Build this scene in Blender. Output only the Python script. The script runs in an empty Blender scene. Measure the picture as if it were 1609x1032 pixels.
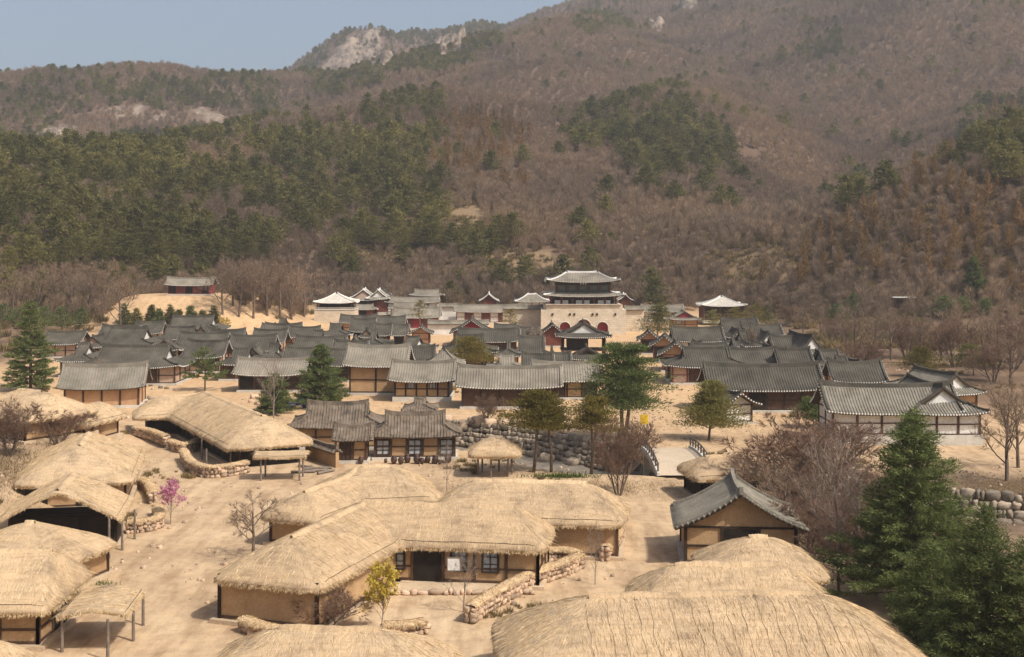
import bpy, math, random
import numpy as np
from mathutils import Vector, Matrix

# ------------------------------------------------------------------ camera, sky, sun, exposure
SC = bpy.context.scene
COL = SC.collection
F, CH, HY, CX = 1942.0, 23.0, 382.0, 804.5          # focal length in photo pixels, camera height, horizon row
cam_d = bpy.data.cameras.new('camera'); cam = bpy.data.objects.new('camera', cam_d); COL.objects.link(cam)
cam.location = (0, 0, CH); cam.rotation_euler = (math.radians(90), 0, 0)
cam_d.sensor_width = 36; cam_d.lens = F/1609*36; cam_d.shift_y = -(516-HY)/1609
cam_d.clip_start = 0.5; cam_d.clip_end = 20000
SC.camera = cam
SUN_EL, SUN_AZ = math.radians(51), math.radians(-36)   # azimuth from +x, negative = towards the viewer
sdir = Vector((math.cos(SUN_EL)*math.cos(SUN_AZ), math.cos(SUN_EL)*math.sin(SUN_AZ), math.sin(SUN_EL)))
W = bpy.data.worlds.new('World'); SC.world = W; W.use_nodes = True
nt = W.node_tree; bg = nt.nodes['Background']
sk = nt.nodes.new('ShaderNodeTexSky'); sk.sky_type = 'NISHITA'; sk.sun_disc = False
sk.sun_elevation = SUN_EL; sk.sun_rotation = math.atan2(sdir.x, sdir.y)
sk.air_density = 1.0; sk.dust_density = 5.5; sk.ozone_density = 1.0; sk.altitude = 200
nt.links.new(sk.outputs[0], bg.inputs[0]); bg.inputs[1].default_value = 0.15
sun_d = bpy.data.lights.new('sun', 'SUN'); sun = bpy.data.objects.new('sun', sun_d); COL.objects.link(sun)
sun_d.energy = 4.8; sun_d.angle = math.radians(0.55); sun_d.color = (1.0, 0.955, 0.885)
sun.rotation_euler = sdir.to_track_quat('Z', 'Y').to_euler(); sun.location = (60, -40, 120)
SC.view_settings.view_transform = 'Standard'; SC.view_settings.look = 'None'
SC.view_settings.exposure = -0.06; SC.view_settings.gamma = 1.0; SC.view_settings.use_curve_mapping = False
cy = SC.cycles
cy.use_denoising = True; cy.max_bounces = 5; cy.diffuse_bounces = 3; cy.glossy_bounces = 2
cy.transparent_max_bounces = 4; cy.volume_bounces = 1; cy.caustics_reflective = False; cy.caustics_refractive = False
cy.use_adaptive_sampling = True; cy.adaptive_threshold = 0.02
RND = random.Random(7); NR = np.random.default_rng(11)

# ------------------------------------------------------------------ helpers
def hash2(i, j, seed):
    n = (i.astype(np.int64)*374761393 + j.astype(np.int64)*668265263 + seed*1442695041) & 0x7fffffff
    n = ((n ^ (n >> 13))*1274126177) & 0x7fffffff
    return ((n ^ (n >> 16)) & 0xffff)/65535.0
def vnoise(x, y, seed=0):
    x = np.asarray(x, float); y = np.asarray(y, float)
    i = np.floor(x); j = np.floor(y); u = x-i; v = y-j
    u = u*u*(3-2*u); v = v*v*(3-2*v)
    a = hash2(i, j, seed); b = hash2(i+1, j, seed); c = hash2(i, j+1, seed); d = hash2(i+1, j+1, seed)
    return (a*(1-u)+b*u)*(1-v)+(c*(1-u)+d*u)*v
def fbm(x, y, seed=0, oct=4):
    s = 0; a = .5
    for k in range(oct):
        s = s+a*(vnoise(x*2**k, y*2**k, seed+k)-.5); a *= .5
    return s
def tag(o, label=None, cat=None, group=None, kind=None):
    if label: o['label'] = label
    if cat: o['category'] = cat
    if group: o['group'] = group
    if kind: o['kind'] = kind
    return o
def empty(name, loc=(0, 0, 0), rz=0, label=None, cat=None, group=None):
    o = bpy.data.objects.new(name, None); COL.objects.link(o)
    o.location = loc; o.rotation_euler = (0, 0, rz); o.empty_display_size = .3
    return tag(o, label, cat, group, 'thing' if cat else None)
class MB:
    def __init__(s): s.v = []; s.f = []; s.uv = None
    def add(s, vs, fs):
        n = len(s.v); s.v += [tuple(p) for p in vs]; s.f += [tuple(i+n for i in f) for f in fs]; return s
    def box(s, c, d, rz=0, ry=0, taper=1.0):
        hx, hy, hz = d[0]/2, d[1]/2, d[2]/2
        p = [(-hx,-hy,-hz),(hx,-hy,-hz),(hx,hy,-hz),(-hx,hy,-hz),(-hx*taper,-hy*taper,hz),(hx*taper,-hy*taper,hz),(hx*taper,hy*taper,hz),(-hx*taper,hy*taper,hz)]
        if ry: p = [(x*math.cos(ry)+z*math.sin(ry), y, -x*math.sin(ry)+z*math.cos(ry)) for x, y, z in p]
        if rz: p = [(x*math.cos(rz)-y*math.sin(rz), x*math.sin(rz)+y*math.cos(rz), z) for x, y, z in p]
        return s.add([(x+c[0], y+c[1], z+c[2]) for x, y, z in p], [(0,3,2,1),(4,5,6,7),(0,1,5,4),(1,2,6,5),(2,3,7,6),(3,0,4,7)])
    def tube(s, pts, rad, n=6, cap=True):
        pts = [Vector(p) for p in pts]; m = len(pts); base = len(s.v)
        if not isinstance(rad, (list, tuple)): rad = [rad]*m
        ref = None
        for i, p in enumerate(pts):
            t = (pts[min(i+1, m-1)]-pts[max(i-1, 0)])
            t = t.normalized() if t.length > 1e-9 else Vector((0, 0, 1))
            if ref is None:
                ref = t.orthogonal().normalized()
            ref = (ref-t*ref.dot(t))
            ref = ref.normalized() if ref.length > 1e-6 else t.orthogonal().normalized()
            b = t.cross(ref)
            for k in range(n):
                a = 2*math.pi*k/n
                s.v.append(tuple(p+(ref*math.cos(a)+b*math.sin(a))*rad[i]))
        for i in range(m-1):
            for k in range(n):
                a = base+i*n+k; b2 = base+i*n+(k+1) % n
                s.f.append((a, b2, b2+n, a+n))
        if cap:
            s.f.append(tuple(base+k for k in range(n))[::-1]); s.f.append(tuple(base+(m-1)*n+k for k in range(n)))
        return s
    def lathe(s, prof, n=12, c=(0, 0, 0)):
        base = len(s.v); m = len(prof)
        for r, z in prof:
            for k in range(n):
                a = 2*math.pi*k/n; s.v.append((c[0]+r*math.cos(a), c[1]+r*math.sin(a), c[2]+z))
        for i in range(m-1):
            for k in range(n):
                a = base+i*n+k; b = base+i*n+(k+1) % n; s.f.append((a, b, b+n, a+n))
        s.f.append(tuple(base+(m-1)*n+k for k in range(n))); s.f.append(tuple(base+k for k in range(n))[::-1])
        return s
    def grid(s, P):                                    # P: rows of points
        base = len(s.v); nr = len(P); nc = len(P[0])
        for r in P: s.v += [tuple(p) for p in r]
        for i in range(nr-1):
            for j in range(nc-1):
                a = base+i*nc+j; s.f.append((a, a+1, a+nc+1, a+nc))
        return s
    def mesh(s, name, mat, smooth=False):
        me = bpy.data.meshes.new(name); me.from_pydata(s.v, [], s.f)
        if mat: me.materials.append(mat)
        if smooth: me.shade_smooth()
        return me
    def build(s, name, mat, parent=None, smooth=False, kind=None, label=None):
        return obj(name, s.mesh(name, mat, smooth), parent, kind, label)
def obj(name, me, parent=None, kind=None, label=None, loc=None):
    o = bpy.data.objects.new(name, me); COL.objects.link(o)
    if parent: o.parent = parent
    if loc is not None: o.location = loc
    return tag(o, label=label, kind=kind)
def np_mesh(name, V, Fq, mat, smooth=False, uv=None):
    me = bpy.data.meshes.new(name); V = np.asarray(V, np.float32); Fq = np.asarray(Fq, np.int32)
    k = Fq.shape[1]; me.vertices.add(len(V)); me.vertices.foreach_set('co', V.ravel())
    me.loops.add(Fq.size); me.loops.foreach_set('vertex_index', Fq.ravel())
    me.polygons.add(len(Fq)); me.polygons.foreach_set('loop_start', np.arange(0, Fq.size, k, dtype=np.int32))
    if uv is not None:
        l = me.uv_layers.new(name='flow'); l.data.foreach_set('uv', np.asarray(uv, np.float32)[Fq.ravel()].ravel())
    if mat: me.materials.append(mat)
    me.update(calc_edges=True); me.validate()
    if smooth: me.shade_smooth()
    return me

# ------------------------------------------------------------------ materials
def newmat(name, rough=.9, spec=.2):
    m = bpy.data.materials.new(name); m.use_nodes = True
    b = m.node_tree.nodes['Principled BSDF']; b.inputs['Roughness'].default_value = rough
    b.inputs['Specular IOR Level'].default_value = spec
    return m, m.node_tree, b
def nd(nt, t, **kw):
    n = nt.nodes.new(t)
    for k, v in kw.items():
        if k in n.inputs: n.inputs[k].default_value = v
        else: setattr(n, k, v)
    return n
def ramp(nt, fac, stops):
    r = nt.nodes.new('ShaderNodeValToRGB'); e = r.color_ramp.elements
    while len(e) < len(stops): e.new(.5)
    for x, (p, c) in zip(e, stops):
        x.position = p; x.color = (*c, 1)
    nt.links.new(fac, r.inputs[0]); return r.outputs[0]
def mix(nt, fac, a, b, mode='MIX'):
    n = nt.nodes.new('ShaderNodeMix'); n.data_type = 'RGBA'; n.blend_type = mode
    for s, v in ((n.inputs[0], fac), (n.inputs[6], a), (n.inputs[7], b)):
        if hasattr(v, 'is_linked'): nt.links.new(v, s)
        elif isinstance(v, tuple): s.default_value = (*v, 1)
        else: s.default_value = v
    return n.outputs[2]
def noise(nt, vec, scale, detail=4, rough=.6):
    n = nd(nt, 'ShaderNodeTexNoise', Scale=scale, Detail=detail, Roughness=rough)
    if vec is not None: nt.links.new(vec, n.inputs['Vector'])
    return n.outputs[0]
def bump(nt, b, h, strength=.4, dist=.05):
    n = nd(nt, 'ShaderNodeBump', Strength=strength, Distance=dist)
    nt.links.new(h, n.inputs['Height']); nt.links.new(n.outputs[0], b.inputs['Normal'])
def coords(nt, kind='Object', scale=None):
    t = nt.nodes.new('ShaderNodeTexCoord'); o = t.outputs[kind]
    if scale:
        m = nt.nodes.new('ShaderNodeMapping'); m.inputs['Scale'].default_value = scale
        nt.links.new(o, m.inputs[0]); o = m.outputs[0]
    return o
def wpos(nt):
    return nt.nodes.new('ShaderNodeNewGeometry').outputs['Position']
def varied(name, c1, c2, scale=1.0, rough=.9, c3=None, fine=8.0, bumpy=.25, bscale=None, obr=0.0, world=True, spec=.2):
    """two or three real surface colours mixed by noise, fine relief, optional small change from object to object"""
    m, nt, b = newmat(name, rough, spec)
    v = wpos(nt) if world else coords(nt)
    n1 = noise(nt, v, scale, 6); n2 = noise(nt, v, scale*fine, 3)
    st = [(.32, c1), (.68, c2)] if c3 is None else [(.28, c1), (.5, c2), (.72, c3)]
    c = ramp(nt, n1, st)
    g = ramp(nt, n2, [(.25, (.72,)*3), (.75, (1.22,)*3)])
    c = mix(nt, .7, c, g, 'MULTIPLY')
    if obr:
        oi = nt.nodes.new('ShaderNodeObjectInfo')
        g2 = ramp(nt, oi.outputs['Random'], [(0, (1-obr,)*3), (1, (1+obr, 1+obr*.9, 1+obr*.8))])
        c = mix(nt, 1.0, c, g2, 'MULTIPLY')
    nt.links.new(c, b.inputs['Base Color'])
    if bumpy: bump(nt, b, n2 if bscale is None else noise(nt, v, bscale, 4), bumpy, .05)
    return m
M = {}
M['tile'] = varied('tile_dark', (.048,.043,.034), (.080,.072,.056), .35, .9, (.122,.108,.084), 14, .3, obr=.15)
M['tile_grey'] = varied('tile_grey', (.145,.127,.098), (.215,.19,.148), .35, .9, (.29,.256,.20), 14, .3, obr=.1)
M['tile_old'] = varied('tile_weathered', (.06,.055,.045), (.16,.12,.085), 1.2, .85, (.22,.19,.15), 6, .4)
M['tile_near'] = varied('tile_slate', (.145,.128,.098), (.205,.183,.143), .8, .9, (.27,.242,.19), 10, .3)
M['lime'] = varied('lime_plaster', (.62,.60,.55), (.78,.76,.70), .6, .85, None, 9, .1)
M['eave_white'] = varied('eave_plaster', (.50,.48,.43), (.78,.75,.68), 2.5, .85, None, 4, .1)
M['plaster'] = varied('white_plaster_wall', (.60,.56,.49), (.74,.71,.64), .5, .9, None, 8, .12)
M['mud'] = varied('mud_plaster', (.36,.22,.11), (.47,.31,.165), .8, .95, None, 9, .3)
M['ochre'] = varied('ochre_plaster', (.42,.24,.12), (.52,.32,.18), .7, .95, None, 9, .2)
M['pinkmud'] = varied('pale_clay_plaster', (.40,.27,.19), (.52,.38,.28), .5, .95, None, 9, .2)
M['wood'] = varied('brown_timber', (.060,.032,.020), (.11,.062,.038), 2.0, .8, None, 12, .3)
M['wood_dark'] = varied('dark_timber', (.028,.018,.012), (.055,.036,.024), 2.0, .8, None, 12, .3)
M['wood_red'] = varied('red_painted_timber', (.11,.034,.022), (.17,.055,.036), 1.5, .7, None, 10, .2)
M['wood_grey'] = varied('weathered_timber', (.14,.11,.085), (.25,.20,.155), 3.0, .85, None, 12, .3)
M['board_red'] = varied('crimson_boards', (.20,.018,.022), (.29,.034,.038), 1.2, .7, None, 10, .2)
M['paper'] = varied('window_paper', (.30,.31,.31), (.50,.51,.50), 2.5, .7, None, 6, .1)
M['dark'] = varied('painted_interior_shade', (.012,.010,.008), (.03,.022,.016), 1.0, .9, None, 5, .0)  # near-black tone that paints the shade inside open bays and open sides
M['soffit'] = varied('soffit_timber', (.05,.034,.022), (.09,.06,.04), 2.0, .85, None, 10, .2)
M['granite'] = varied('granite_blocks', (.46,.40,.31), (.58,.51,.41), .9, .9, None, 10, .2)
M['granite2'] = varied('granite_pale', (.44,.40,.34), (.60,.56,.48), .9, .9, None, 10, .2)
M['rock'] = varied('field_stone', (.13,.105,.08), (.33,.27,.20), 1.3, .95, (.21,.17,.13), 8, .5, obr=.45, world=False)
M['rock_tan'] = varied('tan_field_stone', (.26,.17,.11), (.50,.37,.26), 1.6, .95, (.37,.25,.165), 8, .5, obr=.42, world=False)
M['bark'] = varied('bark', (.10,.07,.05), (.19,.14,.105), 3, .95, None, 8, .4)
M['bark_grey'] = varied('grey_bark', (.17,.13,.105), (.29,.235,.19), 3, .95, None, 8, .4)
M['jar'] = varied('brown_glazed_jar', (.05,.026,.018), (.095,.052,.036), 3, .35, None, 6, .05, obr=.25, spec=.5)
M['tarp'] = varied('blue_tarp', (.03,.05,.24), (.06,.09,.36), 1.5, .5, None, 6, .3)
M['yellow'] = varied('yellow_sign_paint', (.70,.45,.02), (.82,.56,.04), 4, .5, None, 6, .05)
M['concrete'] = varied('pale_concrete', (.46,.36,.25), (.54,.43,.31), .5, .9, None, 12, .2)
M['iron'] = varied('dark_railing', (.05,.05,.05), (.10,.095,.09), 3, .6, None, 8, .1)
M['black'] = varied('black_rubber', (.02,.02,.022), (.05,.05,.055), 3, .6, None, 8, .1)
M['dancheong'] = varied('green_painted_timber', (.035,.06,.045), (.075,.095,.07), 3.5, .7, None, 6, .2)

def straw_mat(name, c1, c2, c3, sc=1.0):
    m, nt, b = newmat(name, .92, .15)
    uv = nt.nodes.new('ShaderNodeUVMap'); uv.uv_map = 'flow'
    mp = nt.nodes.new('ShaderNodeMapping'); mp.inputs['Scale'].default_value = (9*sc, 1.1*sc, 1); nt.links.new(uv.outputs[0], mp.inputs[0])
    n1 = noise(nt, mp.outputs[0], 3.2, 6, .7)                      # strands down the slope
    mp2 = nt.nodes.new('ShaderNodeMapping'); mp2.inputs['Scale'].default_value = (.35, 2.6, 1); nt.links.new(uv.outputs[0], mp2.inputs[0])
    n2 = noise(nt, mp2.outputs[0], 1.4, 5, .65)                    # courses across the slope
    n3 = noise(nt, wpos(nt), .42, 6, .7)
    c = ramp(nt, n1, [(.28, c1), (.52, c2), (.75, c3)])
    c = mix(nt, .75, c, ramp(nt, n2, [(.3, (.70, .66, .60)), (.5, (1., 1., 1.)), (.72, (1.16, 1.14, 1.1))]), 'MULTIPLY')
    c = mix(nt, .8, c, ramp(nt, n3, [(.34, (.56, .56, .58)), (.48, (.96, .95, .94)), (.68, (1.18, 1.15, 1.10))]), 'MULTIPLY')
    oi = nt.nodes.new('ShaderNodeObjectInfo')
    c = mix(nt, 1.0, c, ramp(nt, oi.outputs['Random'], [(0, (.90, .88, .86)), (1, (1.06, 1.05, 1.04))]), 'MULTIPLY')
    nt.links.new(c, b.inputs['Base Color'])
    ad = nd(nt, 'ShaderNodeMath', operation='ADD'); nt.links.new(n1, ad.inputs[0]); nt.links.new(n2, ad.inputs[1])
    bump(nt, b, ad.outputs[0], .75, .10)
    return m
M['straw'] = straw_mat('straw_thatch', (.35,.245,.145), (.53,.395,.25), (.66,.505,.335))
M['straw_pale'] = straw_mat('pale_straw', (.42,.295,.17), (.60,.44,.27), (.70,.53,.34))
def blade_mat(name, cols):
    m, nt, b = newmat(name, .9, .15)
    g = nt.nodes.new('ShaderNodeNewGeometry')
    n = len(cols)
    nt.links.new(ramp(nt, g.outputs['Random Per Island'], [(i/(n-1), c) for i, c in enumerate(cols)]), b.inputs['Base Color'])
    return m
M['straw_blade'] = blade_mat('loose_straw', [(.40,.275,.14), (.58,.42,.235), (.70,.53,.32), (.52,.385,.22)])
def foliage_mat(name, cols, obr=.25, trans=.38, patch=.0):
    m, nt, b = newmat(name, .85, .15)
    g = nt.nodes.new('ShaderNodeNewGeometry'); n = len(cols)
    c = ramp(nt, g.outputs['Random Per Island'], [(i/(n-1), x) for i, x in enumerate(cols)])
    oi = nt.nodes.new('ShaderNodeObjectInfo')
    c = mix(nt, 1.0, c, ramp(nt, oi.outputs['Random'], [(0, (1-obr, 1-obr*.8, 1-obr)), (1, (1+obr, 1+obr, 1+obr*.6))]), 'MULTIPLY')
    if patch:                                              # stands of slightly different growth across the slopes
        pn = noise(nt, wpos(nt), .011, 5, .6)
        c = mix(nt, 1.0, c, ramp(nt, pn, [(.34, (1-patch, 1-patch, 1-patch*.9)), (.5, (1, 1, 1)), (.66, (1+patch*.9, 1+patch*.75, 1+patch*.45))]), 'MULTIPLY')
    nt.links.new(c, b.inputs['Base Color'])
    t = nt.nodes.new('ShaderNodeBsdfTranslucent'); nt.links.new(c, t.inputs[0]); ms = nt.nodes.new('ShaderNodeMixShader'); ms.inputs[0].default_value = trans
    nt.links.new(b.outputs[0], ms.inputs[1]); nt.links.new(t.outputs[0], ms.inputs[2]); nt.links.new(ms.outputs[0], nt.nodes['Material Output'].inputs['Surface'])
    return m
M['pine'] = foliage_mat('pine_needles', [(.110,.100,.036), (.150,.136,.047), (.185,.164,.058), (.215,.184,.068)], .36, .42, .22)
M['fir'] = foliage_mat('fir_needles', [(.065,.088,.028), (.105,.135,.042), (.155,.185,.064), (.21,.235,.092)], .12)
M['pine_yel'] = foliage_mat('olive_pine_needles', [(.095,.080,.020), (.15,.122,.030), (.20,.162,.042), (.25,.19,.056)], .15)
M['twig'] = foliage_mat('bare_twigs', [(.205,.140,.096), (.28,.198,.138), (.36,.262,.19)], .15, .38, .28)
M['twig_red'] = foliage_mat('reddish_twigs', [(.15,.082,.055), (.22,.135,.095), (.28,.185,.135)], .15)
M['twig_grey'] = foliage_mat('grey_twigs', [(.19,.145,.12), (.28,.22,.18), (.36,.30,.25)], .15)
M['larch'] = foliage_mat('larch_twigs', [(.18,.105,.046), (.26,.158,.070), (.33,.21,.098)], .22, .38, .2)
M['shrub'] = foliage_mat('dry_shrub', [(.15,.10,.055), (.24,.165,.085), (.33,.24,.12), (.13,.12,.05)], .3)
M['bloom_pink'] = foliage_mat('pink_blossom', [(.46,.13,.24), (.60,.22,.36), (.68,.34,.46)], .05)
M['bloom_yellow'] = foliage_mat('yellow_blossom', [(.50,.36,.05), (.62,.47,.08), (.42,.33,.08)], .1)
M['green'] = foliage_mat('fresh_leaves', [(.05,.09,.02), (.09,.14,.03), (.13,.17,.05)], .15)
# ------------------------------------------------------------------ terrain
def P3(px, py, Y): return ((px-CX)*Y/F, Y, CH-(py-HY)*Y/F)
RIDGES = [  # (slope, rounding, [(photo column, photo row, distance) of the crest])
 (.42, 30, [(-400,240,1000),(-150,165,1060),(0,143,1100),(100,124,1120),(175,117,1140),(300,121,1160),(430,122,1200),(480,134,1260)]),
 (.75, 20, [(455,150,1850),(500,108,1900),(540,66,1900),(568,50,1900),(592,46,1900),(622,56,1920),(690,49,1950),(755,46,1950),(800,56,1980),(860,66,2000)]),
 (.46, 60, [(1000,8,1800),(880,42,1250),(872,110,1060),(880,220,850),(840,330,620),(840,408,440)]),
 (.46, 60, [(880,42,1250),(780,74,1200),(700,118,1130),(640,144,1080),(540,172,980),(450,230,850)]),
 (.50, 60, [(860,40,2350),(925,17,2250),(990,4,2150),(1100,-60,2000),(1300,-140,1900),(1600,-230,1750),(2000,-250,1500)]),
 (.36, 40, [(1300,-140,1900),(1330,60,1400),(1340,180,1050),(1300,270,800)]),
 (.36, 40, [(1600,-230,1750),(1650,20,1300),(1620,120,1000),(1560,200,760)]),
 (.48, 30, [(1160,110,1150),(1100,150,850),(1045,160,750),(1015,225,640),(1000,300,540),(1010,375,450),(1030,425,390)]),
 (.31, 40, [(-300,190,480),(-100,240,500),(0,246,520),(150,236,560),(300,228,600),(450,212,650),(560,190,700),(640,166,740),(688,168,750)]),
 (.42, 20, [(688,168,750),(694,240,640),(700,305,550),(760,360,480),(815,396,430)]),
 (.40, 30, [(2000,20,420),(1800,175,430),(1609,268,450),(1500,308,500),(1400,358,540),(1330,386,570),(1250,412,560),(1150,446,500)]),
]
RW = [(k, r, [P3(*p) for p in pl]) for k, r, pl in RIDGES]
def seg_ridge(x, y, A, B, k, r):
    ax, ay, az = A; bx, by, bz = B; dx, dy = bx-ax, by-ay
    t = np.clip(((x-ax)*dx+(y-ay)*dy)/(dx*dx+dy*dy), 0, 1)
    d = np.hypot(x-ax-t*dx, y-ay-t*dy)
    return az+t*(bz-az)-k*(np.sqrt(d*d+r*r)-r)
def in_poly(px, py, poly):
    px = np.asarray(px); c = np.zeros(px.shape, bool); n = len(poly)
    for i in range(n):
        x0, y0 = poly[i]; x1, y1 = poly[(i+1) % n]
        if y0 == y1: continue
        c ^= ((y0 > py) != (y1 > py)) & (px < (x1-x0)*(py-y0)/(y1-y0)+x0)
    return c
def proj(x, y, z): return CX+F*x/y, HY-F*(z-CH)/y
# stream channel: bank lines as (x, y)
FARB = [(-14,164),(-8,161),(0,156),(7,149),(14,139),(21,131),(42,115.5),(75,103),(140,90)]
NEARB = [(-14,146),(-5,137),(3,126),(8,123),(14,122.5),(21,117),(42,101),(75,90),(140,76)]
def pl_y(x, pl): return np.interp(x, [p[0] for p in pl], [p[1] for p in pl])
def sm(t): t = np.clip(t, 0, 1); return t*t*(3-2*t)
ROCKS = [[(500,122),(530,80),(560,50),(598,48),(600,80),(575,95),(560,112),(530,122)], [(680,90),(690,62),(722,58),(735,85),(700,96)],
         [(170,186),(175,166),(225,166),(222,186)], [(62,220),(85,193),(118,198),(108,222)], [(235,195),(250,176),(262,200)], [(300,180),(318,166),(345,200),(330,205)], [(340,205),(345,172),(360,210)],
         [(432,190),(440,176),(450,192)], [(575,112),(590,98),(625,105),(600,120)],
         [(1020,50),(1022,34),(1046,42),(1040,54)], [(1060,22),(1064,2),(1090,0),(1094,20)]]
MEADOW = [[(540,385),(640,378),(670,412),(560,415)], [(680,300),(760,330),(800,395),(900,405),(960,430),(860,445),(740,425),(700,380)], [(1100,400),(1230,385),(1270,425),(1150,455)], [(1180,410),(1240,405),(1250,440),(1190,445)]]
def H(x, y):
    x = np.asarray(x, float); y = np.asarray(y, float)
    S = 7.0; acc = np.ones_like(x)*1.0
    wx = x+18*fbm(x/90, y/90, 21, 3); wy = y+18*fbm(x/90, y/90, 31, 3)
    for k, r, pl in RW:
        z = None
        for A, B in zip(pl[:-1], pl[1:]):
            s = seg_ridge(wx, wy, A, B, k, r); z = s if z is None else np.maximum(z, s)
        acc = acc+np.exp(np.clip(z/S, -30, 120))
    z = S*np.log(acc)
    far = sm((z-6)/50)
    z = z+far*np.clip((y-250)/600, .25, 1)*(34*fbm(x/190, y/190, 3, 4)-30*np.abs(fbm(x/110, y/130, 9, 3))+4)
    z = z*sm((y-np.interp(x, [-170,-100,-60,58,82,200], [275,310,352,346,305,235]))/115)   # the village floor is level
    # mound that carries the shrine
    mx, my = -87.5, 328
    d = np.hypot((x-mx)/1.15, (y-my-9)/1.0)
    z = np.maximum(z, 9.0-np.maximum(0, d-14)*.50) if True else z
    # low bank at the left edge and gentle unevenness of the floor
    z = z+3.0*sm((-x-33-.13*(y-75))/9)*sm((y-70)/25)*sm((165-y)/30)
    z = z+.10*fbm(x/7, y/7, 5, 3)*(1-far)
    # stream channel
    fb = pl_y(x, FARB); nb = pl_y(x, NEARB)
    inside = sm((fb-.2-y)/.5)*sm((y-nb)/3.2)*sm((x+14)/5)
    z = z-3.0*inside*(1+.25*fbm(x/3, y/3, 8, 2))
    return z
def H1(x, y): return float(H(np.array([x]), np.array([y]))[0])
def ground_at(px, py):
    """where the sight line through a photo pixel meets the ground"""
    t = np.linspace(45, 520, 1900); X = (px-CX)*t/F; Z = CH-(py-HY)*t/F
    g = H(X, t); i = int(np.argmax(g >= Z))
    if not (g >= Z).any(): i = len(t)-1
    return Vector((float(X[i]), float(t[i]), float(g[i])))
def at_height(px, py, h):
    """point on the sight line that is h metres above the ground"""
    t = np.linspace(45, 620, 2300); X = (px-CX)*t/F; Z = CH-(py-HY)*t/F
    g = H(X, t)+h; i = int(np.argmax(g >= Z))
    if not (g >= Z).any(): i = len(t)-1
    return Vector((float(X[i]), float(t[i]), float(g[i])))
def axis(segs):
    out = [segs[0][0]]
    for a, b, s in segs: out += list(np.linspace(a, b, max(1, int(round((b-a)/s)))+1)[1:])
    return np.array(out)
AX = axis([(-1500,-700,20),(-700,-240,9),(-240,-70,3.2),(-70,60,1.0),(60,240,3.2),(240,900,9),(900,1700,20)])
AYn = axis([(-40,60,5),(60,168,1.0),(168,340,2.6)]); AYf = axis([(340,620,5),(620,1400,8),(1400,2300,10),(2300,2700,40)])
def terrain(name, ay, mat):
    X, Y = np.meshgrid(AX, ay); Z = H(X, Y)
    px, py = proj(X, np.maximum(Y, 30), Z); rk = np.zeros(X.shape)
    for p in ROCKS: rk = np.maximum(rk, in_poly(px+18*fbm(X/30, Y/30, 41, 3), py+14*fbm(X/30, Y/30, 51, 3), p)*1.0)
    rk *= (Y > 900)
    rough = rk.copy()
    for _ in range(2): rough = (rough+np.roll(rough, 1, 0)+np.roll(rough, -1, 0)+np.roll(rough, 1, 1)+np.roll(rough, -1, 1))/5
    Z = Z+rough*(44*np.abs(fbm(X/20, Y/24, 61, 4))+np.round(fbm(X/40, Y/34, 66, 2)*6)*6)
    nr, nc = X.shape; V = np.stack([X, Y, Z], -1).reshape(-1, 3)
    i = np.arange(nr*nc).reshape(nr, nc)
    Fq = np.stack([i[:-1, :-1], i[:-1, 1:], i[1:, 1:], i[1:, :-1]], -1).reshape(-1, 4)
    me = np_mesh(name, V, Fq, mat, True)
    md = np.zeros(X.shape)
    for p in MEADOW: md = np.maximum(md, in_poly(px+40*fbm(X/25, Y/25, 46, 3), py+30*fbm(X/25, Y/25, 47, 3), p)*(Y > 330)*(Y < 800)*1.0)
    for nm, arr in (('meadow', md), ('rock', rk), ('litter_shade', np.maximum(sm((Z-1.2+2*fbm(X/12, Y/12, 44, 3))/4), 1.25*np.maximum(np.maximum(sm((X-44-.05*(Y-200))/22)*sm((Y-150)/40), sm((X-21)/6)*sm((Y-78)/12)*sm((128-Y)/10)), sm((-X-88)/18)*sm((Y-200)/40))*(.7+.6*fbm(X/8, Y/8, 45, 3)))*(1-sm((34-np.hypot(X+87.5, Y-330))/9))), ('deep', sm((-Z-.8)/1.2))):  # beside the storehouse the litter brown also paints the shadows under the brush
        a = me.attributes.new(nm, 'FLOAT', 'POINT'); a.data.foreach_set('value', arr.ravel().astype(np.float32))
    return tag(obj(name, me), kind='structure')
def attr(nt, name):
    a = nt.nodes.new('ShaderNodeAttribute'); a.attribute_name = name; return a.outputs['Fac']
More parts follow.
